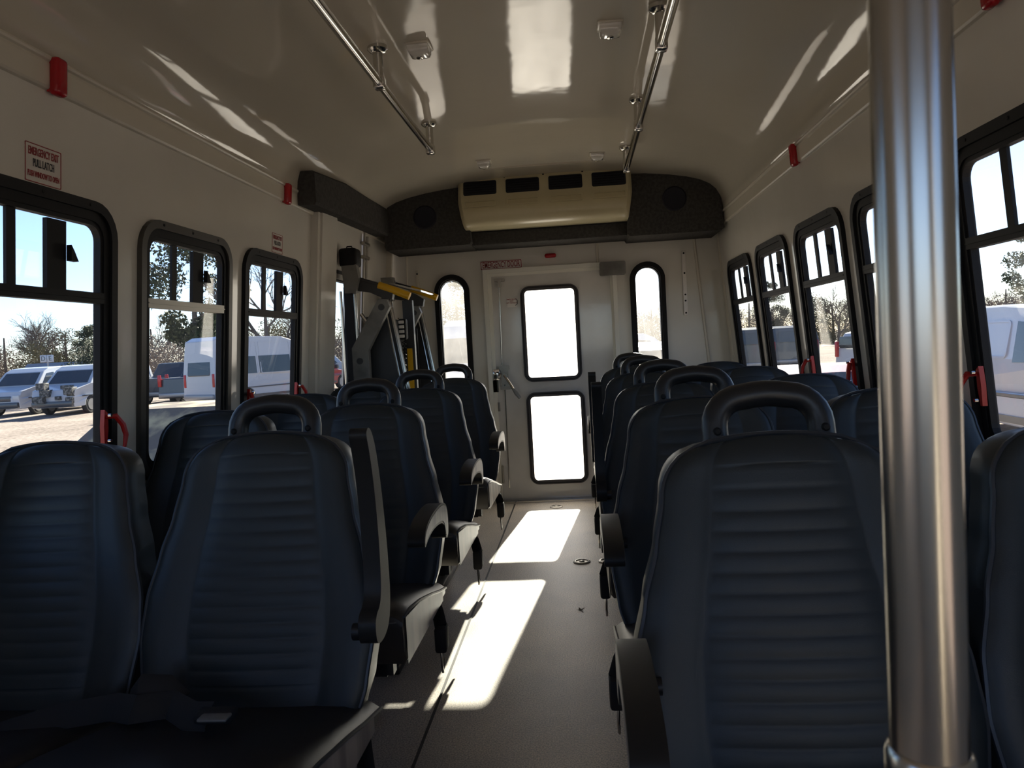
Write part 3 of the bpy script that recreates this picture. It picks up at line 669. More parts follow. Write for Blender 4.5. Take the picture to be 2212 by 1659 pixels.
# armrest profile in (y, z), relative to pivot at (y=-.27,z=.60); front is -y
ARM = [(-.335, .045), (-.325, .066), (-.29, .084), (-.22, .096), (-.12, .100), (-.03, .092), (.012, .070), (.024, .035), (.020, -.005), (.008, -.022), (-.020, -.022), (-.034, -.008), (-.036, .012), (-.05, .030), (-.09, .042), (-.16, .050), (-.24, .050), (-.30, .040), (-.325, .030)]
def chaikin(P, k=2):
    for _ in range(k):
        Q = []
        for i in range(len(P)):
            a, b = P[i], P[(i+1) % len(P)]
            Q += [(a[0]*.75+b[0]*.25, a[1]*.75+b[1]*.25), (a[0]*.25+b[0]*.75, a[1]*.25+b[1]*.75)]
        P = Q
    return P
ARMS = chaikin(ARM)
def armmesh():
    def f(u, v, w_): return (w_, u, v)
    m = MB().plate([ARMS], .040, f, True)
    return m
def armpanel():
    q = []; n = len(ARMS)
    for i in range(n):
        a, b, c_ = Vector(ARMS[i-1]), Vector(ARMS[i]), Vector(ARMS[(i+1) % n]); t_ = (c_-a).normalized()
        q.append((b.x+t_.y*.007, b.y-t_.x*.007))
    return MB().plate([q], .0412, lambda u, v, w_: (w_, u, v))
def pivot(): return MB().lathe([(.014, -.040), (.014, .018)], (0, 0, 0), 'x', 16)
def brk(): return MB().tube([(0, 0, -.01), (0, .02, -.10), (0, .05, -.20)], [.013, .010, .009], 8, flat=.6)
def framemesh(sx):
    m = MB(); m.box(-.42, .40, -.56, -.53, .325, .362); m.box(-.42, .40, -.16, -.13, .325, .362)
    for x in (-.40, 0, .37): m.box(x-.015, x+.015, -.56, -.13, .322, .355)
    return m
def legmesh():
    m = MB(); m.rbox(-.025, .025, -.38, -.28, 0.03, .33, .008); m.rbox(-.03, .03, -.58, -.10, 0.0, .035, .008)
    m.add([(-.012, -.38, .12), (.012, -.38, .12), (.012, -.54, .32), (-.012, -.54, .32), (-.012, -.38, .32), (.012, -.38, .32)], [(0, 1, 2, 3), (3, 2, 5, 4), (4, 5, 1, 0), (0, 3, 4), (1, 5, 2)])
    return m
def buckle():
    m = MB().tube([(0, -.16, .35), (.014, -.20, .345), (.026, -.23, .320)], .020, 8, flat=.35)
    m.rbox(.010, .042, -.255, -.200, .255, .325, .008, 2)
    return m
def buckleloop():
    return MB().tube([(.024, -.236, .255), (.026, -.242, .225), (.024, -.228, .195), (.024, -.214, .205), (.023, -.214, .25)], .0035, 6, closed=True)
SH = dict(back=backmesh().mesh('backrest', 'vinyl'), pip=pipmesh().mesh('piping', 'pipe'), cush=cushmesh().mesh('cushion', 'seatv'),
    cpip=cushpip().mesh('cushion_piping', 'pipe'), han=handlemesh().mesh('grab_handle', 'handle'), bolt=boltmesh().mesh('bolt', 'rubber'),
    arm=armmesh().mesh('armrest', 'arm', True), armp=armpanel().mesh('armrest_lit_side', 'sunlit_side'), piv=pivot().mesh('pivot', 'blackm'),
    frame=framemesh(1).mesh('seat_frame', 'blackm'), leg=legmesh().mesh('leg', 'blackm'), buck=buckle().mesh('belt_buckle', 'belt'), loop=buckleloop().mesh('buckle_tongue', 'steel'),
    side=MB().add([(.2325, -.585, .362), (.2325, -.585, .468), (.2325, -.44, .452), (.2325, -.30, .424), (.2325, -.15, .390), (.2325, -.15, .356)], [(0, 1, 2, 3, 4, 5)]).mesh('side_panel', 'sunlit_side'))
def bench(ya, xa, side, arm, label, group, lift_dy=0.0, rails=True):
    """ya: depth of aisle handle; xa: x of aisle seat centre; side -1 left of aisle (aisle on +x), +1 right"""
    s = -side                                   # direction of the aisle
    e = thing('double_seat', (xa, ya, 0), label=label, cat='seat', group=group)
    for k, dx in ((0, 0.0), (1, -s*.466)):
        b = link('backrest', SH['back'], e); b.location = (dx, 0, 0)
        p = link('piping', SH['pip'], b)
        q = link('cushion', SH['cush'], e); q.location = (dx, 0, 0)
        r = link('piping', SH['cpip'], q)
        if k == 0:
            sp = link('side_panel', SH['side'], q); sp.scale = (s, 1, 1); sp['label'] = 'worn cushion side with sunlight painted into its pale colour'  # pale panel paints the sun glow on the aisle side
    h = link('grab_handle', SH['han'], e)
    for x in (-.080, .080):
        o = link('bolt', SH['bolt'], h); o.location = (x, .024, .912)
    ax_ = s*(.258 if side < 0 else (.238 if arm == 'up' else .234)); py, pz = (-.265 if side < 0 or arm == 'up' else -.125), .585
    a = link('armrest', SH['arm'], e); a.location = (ax_, py, pz)
    bv = a.modifiers.new('b', 'BEVEL'); bv.width = .014; bv.segments = 4; bv.limit_method = 'ANGLE'; bv.angle_limit = radians(50)
    if arm == 'down': a.scale = (1, .86, .86)
    if arm == 'down': link('armrest_lit_side', SH['armp'], a)['label'] = 'worn armrest side face with sunlight painted in as a paler colour'  # pale face only on lowered arms, painting the sun on their sides
    link('pivot', SH['piv'], a).scale = (s, 1, 1)
    if arm == 'up':
        a.rotation_euler = (radians(-84), 0, 0); a.location = (ax_-s*.004, py+.06, pz-.018); a.scale = (.80, 1.08, 1)
    f = link('seat_frame', SH['frame'], e); f.location = (-s*.21, 0, 0)
    for dx in (-s*.02, -s*.45):
        o = link('leg', SH['leg'], e); o.location = (dx, 0, 0)
    o = link('belt_buckle', SH['buck'], e); o.location = (s*.212, 0, -.01); o.scale = (s, 1, 1)
    link('buckle_tongue', SH['loop'], o)
    return e
LG = 'double seats in the column left of the aisle'; RG = 'double seats in the column right of the aisle'
ords = ['nearest', 'second', 'third', 'rearmost']
for i, (y, a, tx) in enumerate(((1.50, 'up', 'navy vinyl double seat nearest the camera left of the aisle, armrest raised'),
        (2.22, 'down', 'second navy double seat left of the aisle, curved armrest lowered into the sun'),
        (2.97, 'down', 'third navy double seat left of the aisle from the camera'),
        (3.80, 'down', 'rearmost navy double seat left of the aisle beside the wheelchair lift'))):
    bench(y, -.646, -1, a, tx, LG)
for i, (y, a, tx) in enumerate(((1.15, 'down', 'navy vinyl double seat nearest the camera right of the aisle, behind the steel pole'),
        (1.89, 'down', 'second navy double seat right of the aisle, armrest lowered'),
        (2.62, 'up', 'third navy double seat right of the aisle with its armrest raised'),
        (3.42, 'up', 'fourth navy double seat right of the aisle, armrest raised, next to last'),
        (4.19, 'down', 'rearmost navy double seat right of the aisle, before the rear wall'))):
    bench(y, .284, 1, a, tx, RG)
# loose seat belt lying on the nearest left seat
sbt = thing('seat_belt', (-.72, 1.06, .463), label='loose black seat belt lying on the nearest left cushion', cat='seat belt')
pts = [(-.30, .12, -.02), (-.22, .16, -.008), (-.12, .17, .004), (-.06, .13, .018), (-.01, .16, .012), (.04, .13, .006), (.08, .12, .010)]
MB().tube(pts, [.024]*7, 8, flat=.12).tube([(-.10, .19, .01), (-.07, .17, .04), (-.03, .18, .035), (.0, .17, .012)], .022, 8, flat=.2).build('webbing', 'belt', sbt)
MB().rbox(.06, .125, .10, .135, .004, .022, .006).build('buckle', 'belt', sbt)
MB().rbox(.075, .125, .085, .11, .016, .022, .003).build('tongue', 'greyp', sbt)

# ------------------------------------------------------------ stanchion pole
e = thing('stanchion_pole', (.1335, .313, 0), label='vertical brushed steel grab pole close to the camera', cat='pole')
MB().tube([(0, 0, 0.0), (0, 0, .6), (0, 0, 1.2), (0, 0, 2.078)], .0147, 48).build('pole_tube', 'pole', e)
MB().lathe([(.0166, .565), (.0170, .57), (.0170, .878), (.0166, .886), (.015, .888)], n=40).build('collar', 'pole', e)
MB().lathe([(.045, 0.0), (.045, .006), (.03, .014), (.02, .02)], n=32).build('base_flange', 'steel', e)
MB().lathe([(.02, 2.05), (.045, 2.07), (.045, 2.078)], n=32).build('top_flange', 'steel', e)

# floor anchors
for (x, y, lb) in ((-.195, 4.87, 'round floor anchor in front of the emergency door'), (-.035, 3.62, 'round floor anchor in the aisle, left of two'), (.085, 3.62, 'round floor anchor beside the right seats, right of two')):
    e = thing('floor_anchor', (x, y, 0), label=lb, cat='anchor', group='round wheelchair tie-down anchors in the floor')
    MB().lathe([(.042, 0), (.042, .003), (.036, .007), (.030, .007), (.028, .003), (.018, .003)], n=24).build('ring', 'wmetal', e)
    MB().lathe([(.013, .002), (.013, .006), (.007, .009)], n=14).build('stud', 'wmetal', e)
MB().add([(0, 0, .001), (.014, .004, .006), (.010, .014, .002), (.022, .024, .008), (.004, .018, .002), (-.006, .028, .007), (-.006, .012, .002), (-.016, .008, .006)], [(0, 1, 2), (0, 2, 3, 4), (0, 4, 5, 6), (0, 6, 7)]).build('dry_leaf', 'leafb', label='small dry brown leaf on the aisle floor', cat='leaf').location = (-.045, 2.95, 0)

# ------------------------------------------------------------ wheelchair lift
lf = thing('wheelchair_lift', (-1.1, 4.45, 0), label='folded grey wheelchair lift with yellow handrails by the left door', cat='wheelchair lift')
def LP(x, y, z): return (x+1.1, y-4.45, z)
def xz(y0, y1): return lambda u, v, w_: LP(u, (y0+y1)/2+w_, v)
for ti, (y, nm) in enumerate(((4.05, 'near'), (4.86, 'far'))):
    # vertical mast
    MB().box(-1.245, -1.195, y-.03, y+.03, 0.0, 1.42, LP).build('mast', 'blackm', lf)
    MB().tube([LP(-1.188, y-.02, .02), LP(-1.188, y-.02, 1.38)], .010, 10).tube([LP(-1.262, y-.03, .02), LP(-1.262, y-.03, 1.40)], .008, 8).build('mast_tube', 'steel', lf)
    # tapered dark side plate with slanted bright inner edge
    MB().plate([[(-1.20, .05), (-.86, .05), (-.93, .80), (-1.015, 1.345), (-1.05, 1.365), (-1.12, 1.15), (-1.18, 1.05)]], .012, xz(y+.03, y+.03)).build('side_plate', 'dgrey', lf)
    MB().tube([LP(-.855, y+.02, .05), LP(-.925, y+.02, .80), LP(-1.01, y+.02, 1.345)], .011, 8).tube([LP(-.885, y+.0, .05), LP(-.955, y+.0, .80), LP(-1.03, y+.0, 1.30)], .006, 6).build('edge_tube', 'steel', lf)
    # top bracket and parallel arms
    MB().plate([[(-1.225, 1.385), (-1.165, 1.385), (-1.145, 1.46), (-1.155, 1.535), (-1.235, 1.535)]], .05, xz(y-.05, y-.05)).build('head_bracket', 'greyp', lf)
    MB().plate([[(-1.18, 1.455), (-1.145, 1.468), (-1.03, 1.425), (-.97, 1.385), (-.98, 1.34), (-1.03, 1.35), (-1.10, 1.385), (-1.185, 1.40)]], .045, xz(y-.02, y-.02)).build('upper_arm', 'dgrey', lf)
    MB().plate([[(-1.045, 1.345), (-1.0, 1.34), (-.985, 1.30), (-1.115, 1.075), (-1.115, .75), (-1.205, .75), (-1.205, 1.09)]], .04, xz(y-.06, y-.06)).build('elbow_link', 'greyp', lf)
    for (x, z) in ((-1.03, 1.30), (-1.165, 1.02), (-1.165, .82)): MB().lathe([(.017, -.085), (.017, -.06)], LP(x, y, z), 'y', 14).build('pivot_bolt', 'dgrey', lf)
    MB().tube([LP(-1.10, y-.07, 1.20), LP(-1.145, y-.07, 1.27)], .010, 8).build('gas_strut', 'steel', lf)
    # yellow handrail tube
    za = 1.42 if ti == 0 else 1.458
    o = MB().tube([LP(-1.05, y-.03, za), LP(-.96, y-.03, za-.035), LP(-.885, y-.03, za-.068)], .021, 14).build('handrail', 'yellow', lf); o['label'] = 'yellow foam covered handrail'
    MB().tube([LP(-1.15, y-.03, za+.035), LP(-1.05, y-.03, za+.0)], .014, 10).build('handrail_tube', 'dgrey', lf)
# motor cap
MB().rbox(-1.247, -1.150, 3.97, 4.08, 1.525, 1.625, .018, 3, LP).build('pump_cover', 'rubber', lf)
MB().tube([LP(-1.215, 4.02, 1.622), LP(-1.21, 4.02, 1.636), LP(-1.185, 4.02, 1.636), LP(-1.18, 4.02, 1.622)], .004, 6).build('cover_handle', 'blackm', lf)
# folded platform between the towers
MB().box(-1.155, -1.125, 4.11, 4.80, .12, 1.26, LP).build('platform', 'dgrey', lf)
MB().box(-1.12, -1.02, 4.11, 4.125, .12, 1.20, LP).box(-1.12, -1.02, 4.785, 4.80, .12, 1.20, LP).build('platform_side', 'blackm', lf)
m = MB()
for q in range(9): m.box(-1.1245, -1.118, 4.14, 4.77, .2+q*.11, .215+q*.11, LP)
m.build('tread_bar', 'greyp', lf)
MB().box(-1.09, -.90, 4.40, 4.80, 1.452, 1.462, lambda x, y, z: LP(x, y, z-.30*(x+1.0)-.02)).build('bridge_plate', 'steel', lf)
MB().box(-1.015, -.985, 4.45, 4.46, .45, 1.075, LP).build('warning_strip', 'yellow', lf)['label'] = 'vertical yellow warning strip'
MB().box(-1.03, -.97, 4.462, 4.50, .10, 1.36, LP).build('centre_post', 'dgrey', lf)
MB().rbox(-.99, -.945, 4.15, 4.20, 1.125, 1.24, .010, 2, LP).build('hand_control', 'rubber', lf)
m = MB()
for q in range(4): m.rbox(-.985, -.955, 4.142, 4.150, 1.135+q*.026, 1.152+q*.026, .002, 1, LP)
m.build('control_button', 'sign', lf)
cp = []
for i in range(120):
    t = i/119; a = i*1.1; cp.append(LP(-.965-.01*t+.010*cos(a), 4.17+.010*sin(a), 1.12-.42*t))
MB().tube(cp, .003, 5).build('coiled_cord', 'rubber', lf)
MB().box(-1.25, -.84, 4.0, 4.92, 0.0, .05, LP).build('base_plate', 'blackm', lf)

# ============================================================ outdoors
M_['vwhite'] = mat('white_vehicle_paint', (0.52, 0.54, 0.58), 0.3, coat=.5)
M_['vblue'] = mat('pale_blue_vehicle_paint', (0.30, 0.40, 0.56), 0.3, coat=.5)
M_['vdark'] = mat('dark_vehicle_paint', (0.05, 0.055, 0.065), 0.3, coat=.5)
M_['vslate'] = mat('slate_blue_paint', (0.07, 0.085, 0.11), 0.3, coat=.4)
M_['vred'] = mat('dark_red_paint', (0.35, 0.03, 0.03), 0.35, coat=.4)
M_['vdust'] = mat('dusty_peeling_paint', (0.17, 0.13, 0.09), 0.55, noise=(2.2, (0.75, 0.58, 0.30), .47, .60))
M_['vglass'] = mat('dark_vehicle_glass', (0.03, 0.04, 0.05), 0.06, spec=0.8)
M_['tyre'] = mat('tyre_rubber', (0.02, 0.02, 0.02), 0.8)
M_['hub'] = mat('wheel_metal', (0.35, 0.35, 0.36), 0.4, metal=.6)
M_['lampred'] = mat('tail_lamp', (0.5, 0.02, 0.02), 0.2)
M_['lampw'] = mat('head_lamp', (0.6, 0.6, 0.6), 0.15)
M_['engine'] = mat('exposed_engine', (0.05, 0.05, 0.045), 0.7, noise=(12, (0.20, 0.19, 0.17), .45, .6))
def arch(xc, r, zb, n=8): return [(xc+r*cos(pi-i*pi/n), zb+r*sin(pi-i*pi/n)*1.0) for i in range(n+1)]
def vehicle(name, loc, yaw, kind, paint, label, cat='van', group=None, wreck=False, text=None):
    e = thing(name, (loc[0], loc[1], GZ), yaw, label=label, cat=cat, group=group)
    if kind == 'van':      # x forward, front bumper at x=0
        L, W, H = 5.6, 2.0, 2.0; belt = 1.2
        top = [(-.02, .45), (0, .75), (-.12, 1.02), (-.95, 1.22), (-1.55, 1.80), (-1.9, 1.95), (-2.6, H), (-5.2, H), (-5.5, 1.9), (-5.6, 1.3), (-5.62, .45)]
        ws = ((-.98, 1.25), (-1.56, 1.78)); sw = [[(-1.25, 1.22), (-1.72, 1.72), (-2.15, 1.76), (-2.15, 1.20)]]; wh = (-.95, -4.5)
        sw2 = []; panels = [(-2.3, -3.7), (-3.8, -5.4)]
    elif kind == 'hivan':
        L, W, H = 6.0, 2.0, 2.75; belt = 1.2
        top = [(-.02, .45), (0, .8), (-.12, 1.1), (-.85, 1.32), (-1.55, 2.1), (-2.0, 2.5), (-2.7, 2.70), (-5.6, H), (-5.9, 2.6), (-6.0, 1.3), (-6.02, .45)]
        ws = ((-.88, 1.35), (-1.56, 2.1)); sw = [[(-1.15, 1.3), (-1.7, 1.85), (-2.2, 1.88), (-2.2, 1.28)]]; wh = (-1.0, -4.6); panels = [(-2.35, -3.9), (-4.0, -5.8)]
        if text is None or text == 'w': sw += [[(-2.4, 1.28), (-2.4, 1.95), (-3.95, 1.95), (-3.95, 1.28)], [(-4.1, 1.28), (-4.1, 1.95), (-5.7, 1.95), (-5.7, 1.28)]]
    elif kind == 'pickup':
        L, W, H = 5.7, 1.95, 1.9; belt = 1.15
        top = [(-.02, .45), (0, .85), (-.1, 1.05), (-1.35, 1.18), (-1.95, 1.78), (-2.3, 1.88), (-3.3, 1.86), (-3.75, 1.25), (-3.8, 1.2), (-5.6, 1.2), (-5.65, .5)]
        ws = ((-1.38, 1.2), (-1.96, 1.77)); sw = [[(-1.65, 1.2), (-2.1, 1.72), (-2.6, 1.76), (-2.6, 1.2)], [(-2.7, 1.2), (-2.7, 1.76), (-3.2, 1.74), (-3.5, 1.25)]]; wh = (-.95, -4.5); panels = []
    elif kind == 'suv':
        L, W, H = 4.8, 1.9, 1.72; belt = 1.05
        top = [(-.02, .4), (0, .7), (-.15, .92), (-1.15, 1.05), (-1.85, 1.58), (-2.3, 1.70), (-4.0, H), (-4.5, 1.60), (-4.75, 1.1), (-4.8, .4)]
        ws = ((-1.2, 1.08), (-1.86, 1.57)); sw = [[(-1.55, 1.07), (-2.0, 1.52), (-2.5, 1.58), (-2.5, 1.05)], [(-2.6, 1.05), (-2.6, 1.58), (-3.5, 1.58), (-3.5, 1.05)], [(-3.6, 1.05), (-3.6, 1.57), (-4.3, 1.52), (-4.5, 1.1)]]; wh = (-.9, -3.8); panels = []
    else:                  # sedan
        L, W, H = 4.6, 1.8, 1.42; belt = .95
        top = [(-.02, .4), (0, .65), (-.15, .78), (-1.15, .95), (-1.9, 1.36), (-2.3, 1.42), (-3.1, 1.41), (-3.75, 1.02), (-4.5, .96), (-4.6, .4)]
        ws = ((-1.2, .97), (-1.9, 1.35)); sw = [[(-1.55, .96), (-2.0, 1.30), (-2.45, 1.35), (-2.45, .94)], [(-2.55, .94), (-2.55, 1.35), (-3.05, 1.33), (-3.5, 1.0)]]; wh = (-.85, -3.65); panels = []
    r = .37; out = list(top) + [(-L, .35), (wh[1]-r-.01, .30)] + arch(wh[1], r+.02, .35)[0:] + [(wh[0]-r-.05, .30)] + arch(wh[0], r+.02, .35) + [(-.05, .32)]
    def fn(u, v, w_):
        s_ = 1-.13*sm(belt, H+.05, v)*1.0
        if u > -.35: s_ *= 1-.12*(u+.35)/.35
        return (u, w_*s_, v)
    m = MB().plate([out], W, fn); b = m.build('body', paint, e, merge=True)
    bv = b.modifiers.new('b', 'BEVEL'); bv.width = .07; bv.segments = 2; bv.limit_method = 'ANGLE'; bv.angle_limit = radians(50)
    # windscreen
    (x0, z0), (x1, z1) = ws
    hw0, hw1 = W/2*.93, W/2*.84
    nx, nz = -(z1-z0), (x1-x0); ln = sqrt(nx*nx+nz*nz); ox, oz = -nx/ln*.02*-1, abs(nz/ln*.02)
    if ox < 0: ox = -ox
    MB().add([(x0+ox, -hw0+.08, z0+oz), (x0+ox, hw0-.08, z0+oz), (x1+ox, hw1-.06, z1+oz), (x1+ox, -hw1+.06, z1+oz), (x0-.05, -hw0+.08, z0-.02), (x0-.05, hw0-.08, z0-.02), (x1-.05, hw1-.06, z1-.05), (x1-.05, -hw1+.06, z1-.05)],
        [(0, 1, 2, 3), (7, 6, 5, 4), (0, 4, 5, 1), (1, 5, 6, 2), (2, 6, 7, 3), (3, 7, 4, 0)]).build('windscreen', 'vglass', e)
    for s_ in (-1, 1):
        for q in sw:
            MB().plate([q], .03, lambda u, v, w_: (u, s_*(W/2*(1-.13*sm(belt, H+.05, v))+w_-.005), v)).build('side_window', 'vglass', e)
        for (pa, pb) in panels:
            MB().plate([rrect(pb, pa, 1.25, H-.22, .08), rrect(pb+.03, pa-.03, 1.28, H-.25, .06)], .02, lambda u, v, w_: (u, s_*(W/2*(1-.13*sm(belt, H+.05, v))+w_+.002), v)).build('pressed_panel', paint, e)
        m = MB().box(-L+.3, -.4, s_*W/2-.015, s_*W/2+.015, .72, .76).box(-L+.3, -1.4, s_*W/2-.02, s_*W/2+.02, .36, .46); m.build('side_moulding', 'vdark' if paint != 'vdark' else 'hub', e)
        MB().rbox(-1.45, -1.30, s_*(W/2+.05)-.10, s_*(W/2+.05)+.10, 1.10, 1.32 if kind != 'sedan' else 1.2, .03).build('mirror', 'vdark', e)
        MB().rbox(-L-.025, -L+.06, s_*(W/2-.12)-.07, s_*(W/2-.12)+.07, .85, 1.35 if kind != 'sedan' else .95, .02).build('tail_lamp', 'lampred', e)
        if not wreck: MB().rbox(-.2, .01, s_*(W/2-.27)-.15, s_*(W/2-.27)+.15, .68, .88, .03).build('head_lamp', 'lampw', e)
        for xw in wh:
            wo = MB().lathe([(.25, -.11), (r-.03, -.11), (r, -.07), (r, .07), (r-.03, .11), (.25, .11)], (xw, s_*(W/2-.13), r), 'y', 20).build('wheel', 'tyre', e)
            MB().lathe([(.23, -.118), (.2, -.09), (.06, -.12), (.06, .12), (.2, .09), (.23, .118)], (xw, s_*(W/2-.13), r), 'y', 14).build('hub', 'hub', wo)
    MB().rbox(-.05, .10, -W/2*.86, W/2*.86, .35, .58, .04).build('front_bumper', 'vdark' if kind in ('van', 'hivan') else 'hub', e)
    MB().rbox(-L-.12, -L+.05, -W/2*.9, W/2*.9, .40, .58, .04).build('rear_bumper', 'hub', e)
    zt = H-.35; MB().plate([rrect(-W/2*.72, W/2*.72, belt+.1, zt+.12, .08)], .03, lambda u, v, w_: ((-L-.02+(.10 if kind in ('sedan',) else 0)+max(0, v-1.3)*.12) if kind not in ('pickup', 'sedan') else (-3.45+(1.6-v)*.9 if kind == 'sedan' else -3.62+(v-1.3)*.55), u*.95, v+w_)).build('rear_window', 'vglass', e)
    if wreck:
        m = MB(); rr_ = random.Random(5)
        for q in range(26):
            x = -rr_.random()*.7+.05; y = (rr_.random()-.5)*1.6; z = .45+rr_.random()*.75; d = .06+rr_.random()*.13
            m.rbox(x-d, x+d, y-d, y+d, z-d*.8, z+d*.8, .02, 1)
        m.build('engine_parts', 'engine', e)['label'] = 'exposed engine bay where the bonnet is missing'
    else:
        MB().rbox(-.05, .02, -.5, .5, .62, .84, .02).build('radiator_grille', 'vdark', e)
    if text and text != 'w':
        MB().text(text, .55, .01, lambda x, y, z: (-L+1.6+x*.9, -(W/2)-z-.012, 1.9+y)).build('lettering', 'vslate', e)
    return e
PI = pi
vehicle('cargo_van', (-20.9, 28.4), -PI/2, 'van', 'vwhite', 'white cargo van with a stripped front end outside the nearest left window', wreck=True)
vehicle('cargo_van', (-23.9, 29.3), -PI/2, 'van', 'vwhite', 'white van at the left edge of the photo beside the stripped van')
vehicle('cargo_van', (-17.3, 40.5), -PI/2-.2, 'van', 'vwhite', 'distant white van just behind the stripped cargo van')
vehicle('passenger_van', (-11.6, 33.0), radians(62), 'hivan', 'vwhite', 'tall white passenger van with dark windows seen through the middle left window')
vehicle('pickup_truck', (-17.0, 36.6), PI/2, 'pickup', 'vdark', 'dark pickup truck with red tail lamps outside the middle left window', cat='truck')
vehicle('pickup_truck', (-19.4, 38.4), PI/2, 'pickup', 'vdark', 'second dark pickup left of the first, left end of the middle left window', cat='truck')
vehicle('box_van', (-24.5, 52.5), PI/2+.1, 'hivan', 'vblue', 'pale blue tall van standing behind the pickup trucks', text='')
vehicle('cargo_van', (-15.5, 50.0), radians(40), 'hivan', 'vblue', 'pale blue tall van far behind the white passenger van', text='')
vehicle('red_car', (-13.3, 41.0), radians(70), 'suv', 'vred', 'dark red car outside the third left window', cat='car')
vehicle('black_car', (-15.2, 44.5), radians(20), 'suv', 'vdark', 'black car behind the passenger van outside the third left window', cat='car')
vehicle('weathered_car', (-3.35, 9.7), radians(86), 'sedan', 'vdust', 'weathered sedan with peeling dusty roof right beside the bus on the left', cat='car')
vehicle('cargo_van', (-3.5, 21.5), -PI/2-.08, 'hivan', 'vwhite', 'tall white van with lettering behind the bus, seen in the left rear window', text='MNA')
vehicle('parked_car', (1.35, 12.0), -PI/2, 'suv', 'vblue', 'pale blue car seen through the right rear window', cat='car')
vehicle('cargo_van', (4.0, 25.5), 0, 'van', 'vwhite', 'white van roof gleaming beyond the right rear window')
vehicle('parked_van', (9.1, 38.6), PI/2, 'van', 'vslate', 'slate van seen from behind outside the second window from the rear, right wall')
vehicle('parked_van', (6.7, 37.0), PI/2, 'van', 'vslate', 'slate van seen from behind outside the rearmost right window')
vehicle('family_car', (13.2, 26.0), radians(15), 'suv', 'vwhite', 'white family car outside the third right window', cat='car')
vehicle('red_car', (2.42, 5.9), -PI/2, 'sedan', 'vred', 'faded red car parked close to the right side of the bus', cat='car')
vehicle('cargo_van', (6.9, 8.8), -PI/2, 'van', 'vwhite', 'white cargo van outside the nearest right window')
# letter sign on a post
e = thing('row_sign', (-27.2, 36.8, GZ), label='white row sign with letters D and E on a post in the lot', cat='sign')
MB().tube([(0, .05, 0), (0, .05, 2.55)], .04, 8).build('post', 'hub', e)
for dx, ch in ((-.19, 'D'), (.19, 'E')):
    p = MB().rbox(dx-.175, dx+.175, -.02, .02, 2.25, 2.62, .01).build('sign_panel', 'vwhite', e)
    MB().text(ch, .34, .005, lambda x, y, z: (dx+x, -.026-z, 2.435+y)).build('letter', 'vslate', p)
# low far building
e = thing('far_building', (-36.5, 52.0, GZ), radians(10), label='low grey roofed building far across the lot', cat='building')
e.scale = (.42, .42, .66)
MB().box(-7, 7, -3, 3, 0, 2.2).build('wall', 'vdust', e)
MB().add([(-7.4, -3.4, 2.2), (7.4, -3.4, 2.2), (7.4, 3.4, 2.2), (-7.4, 3.4, 2.2), (-7.4, 0, 3.6), (7.4, 0, 3.6)], [(0, 1, 5, 4), (2, 3, 4, 5), (0, 4, 3), (1, 2, 5), (0, 3, 2, 1)]).build('roof', 'hub', e)
for q in range(4): MB().box(-5.5+q*3, -4.5+q*3, -3.03, -2.98, .8, 1.7).build('window', 'vglass', e)
# red scraps on the gravel
for (x, y, lb) in ((-11.6, 15.9, 'red scrap of plastic on the gravel, left piece'), (-9.9, 15.6, 'long flat red scrap on the gravel near the window frame')):
    MB().add([(-.3, -.1, 0), (.35, -.06, 0), (.3, .14, .02), (-.1, .1, .12), (-.28, .12, .03), (.05, 0, .16)], [(0, 1, 5), (1, 2, 5), (2, 3, 5), (3, 4, 5), (4, 0, 5)]).build('plastic_scrap', 'vred', label=lb, cat='debris').location = (x, y, GZ)

# ---- trees
M_['bark'] = mat('grey_brown_bark', (0.14, 0.115, 0.095), 0.9, noise=(8, (0.09, 0.075, 0.06), .4, .6))
def leafmat(n, a, b):
    m = mat(n, a, 0.7, spec=.25, noise=(.8, b, .35, .65)); return m
M_['leafd'] = leafmat('dark_evergreen_leaf', (0.030, 0.048, 0.022), (0.07, 0.085, 0.035))
M_['leafo'] = leafmat('olive_leaf', (0.10, 0.095, 0.04), (0.17, 0.14, 0.07))
M_['twig'] = leafmat('grey_brown_twigs', (0.20, 0.165, 0.135), (0.26, 0.20, 0.15))
def bare_tree(seed, H=9.0, depth=6):
    R = random.Random(seed); m = MB()
    def seg(p, d, L, r, k):
        n = 2; pts = [p]; q = p
        for i in range(n):
            d = (d + Vector((R.uniform(-.16, .16), R.uniform(-.16, .16), R.uniform(-.03, .12)))).normalized(); q = q+d*L/n; pts.append(q)
        m.tube(pts, [r, r*.85, r*.7], 5 if k < 2 else 3, cap=False)
        if k >= depth: return
        nb = 3 if k < 4 else 3
        for i in range(nb):
            a = R.uniform(0, 2*pi); t = R.uniform(.35, .85)
            u = d.orthogonal().normalized(); u = Matrix.Rotation(a, 3, d) @ u
            nd = (d*cos(t)+u*sin(t)).normalized(); nd.z = nd.z+.10
            seg(q if i < 2 else pts[1], nd.normalized(), L*R.uniform(.62, .82), max(r*.62, .012), k+1)
    seg(Vector((0, 0, 0)), Vector((0, 0, 1)), H*.26, H*.022, 0)
    return m
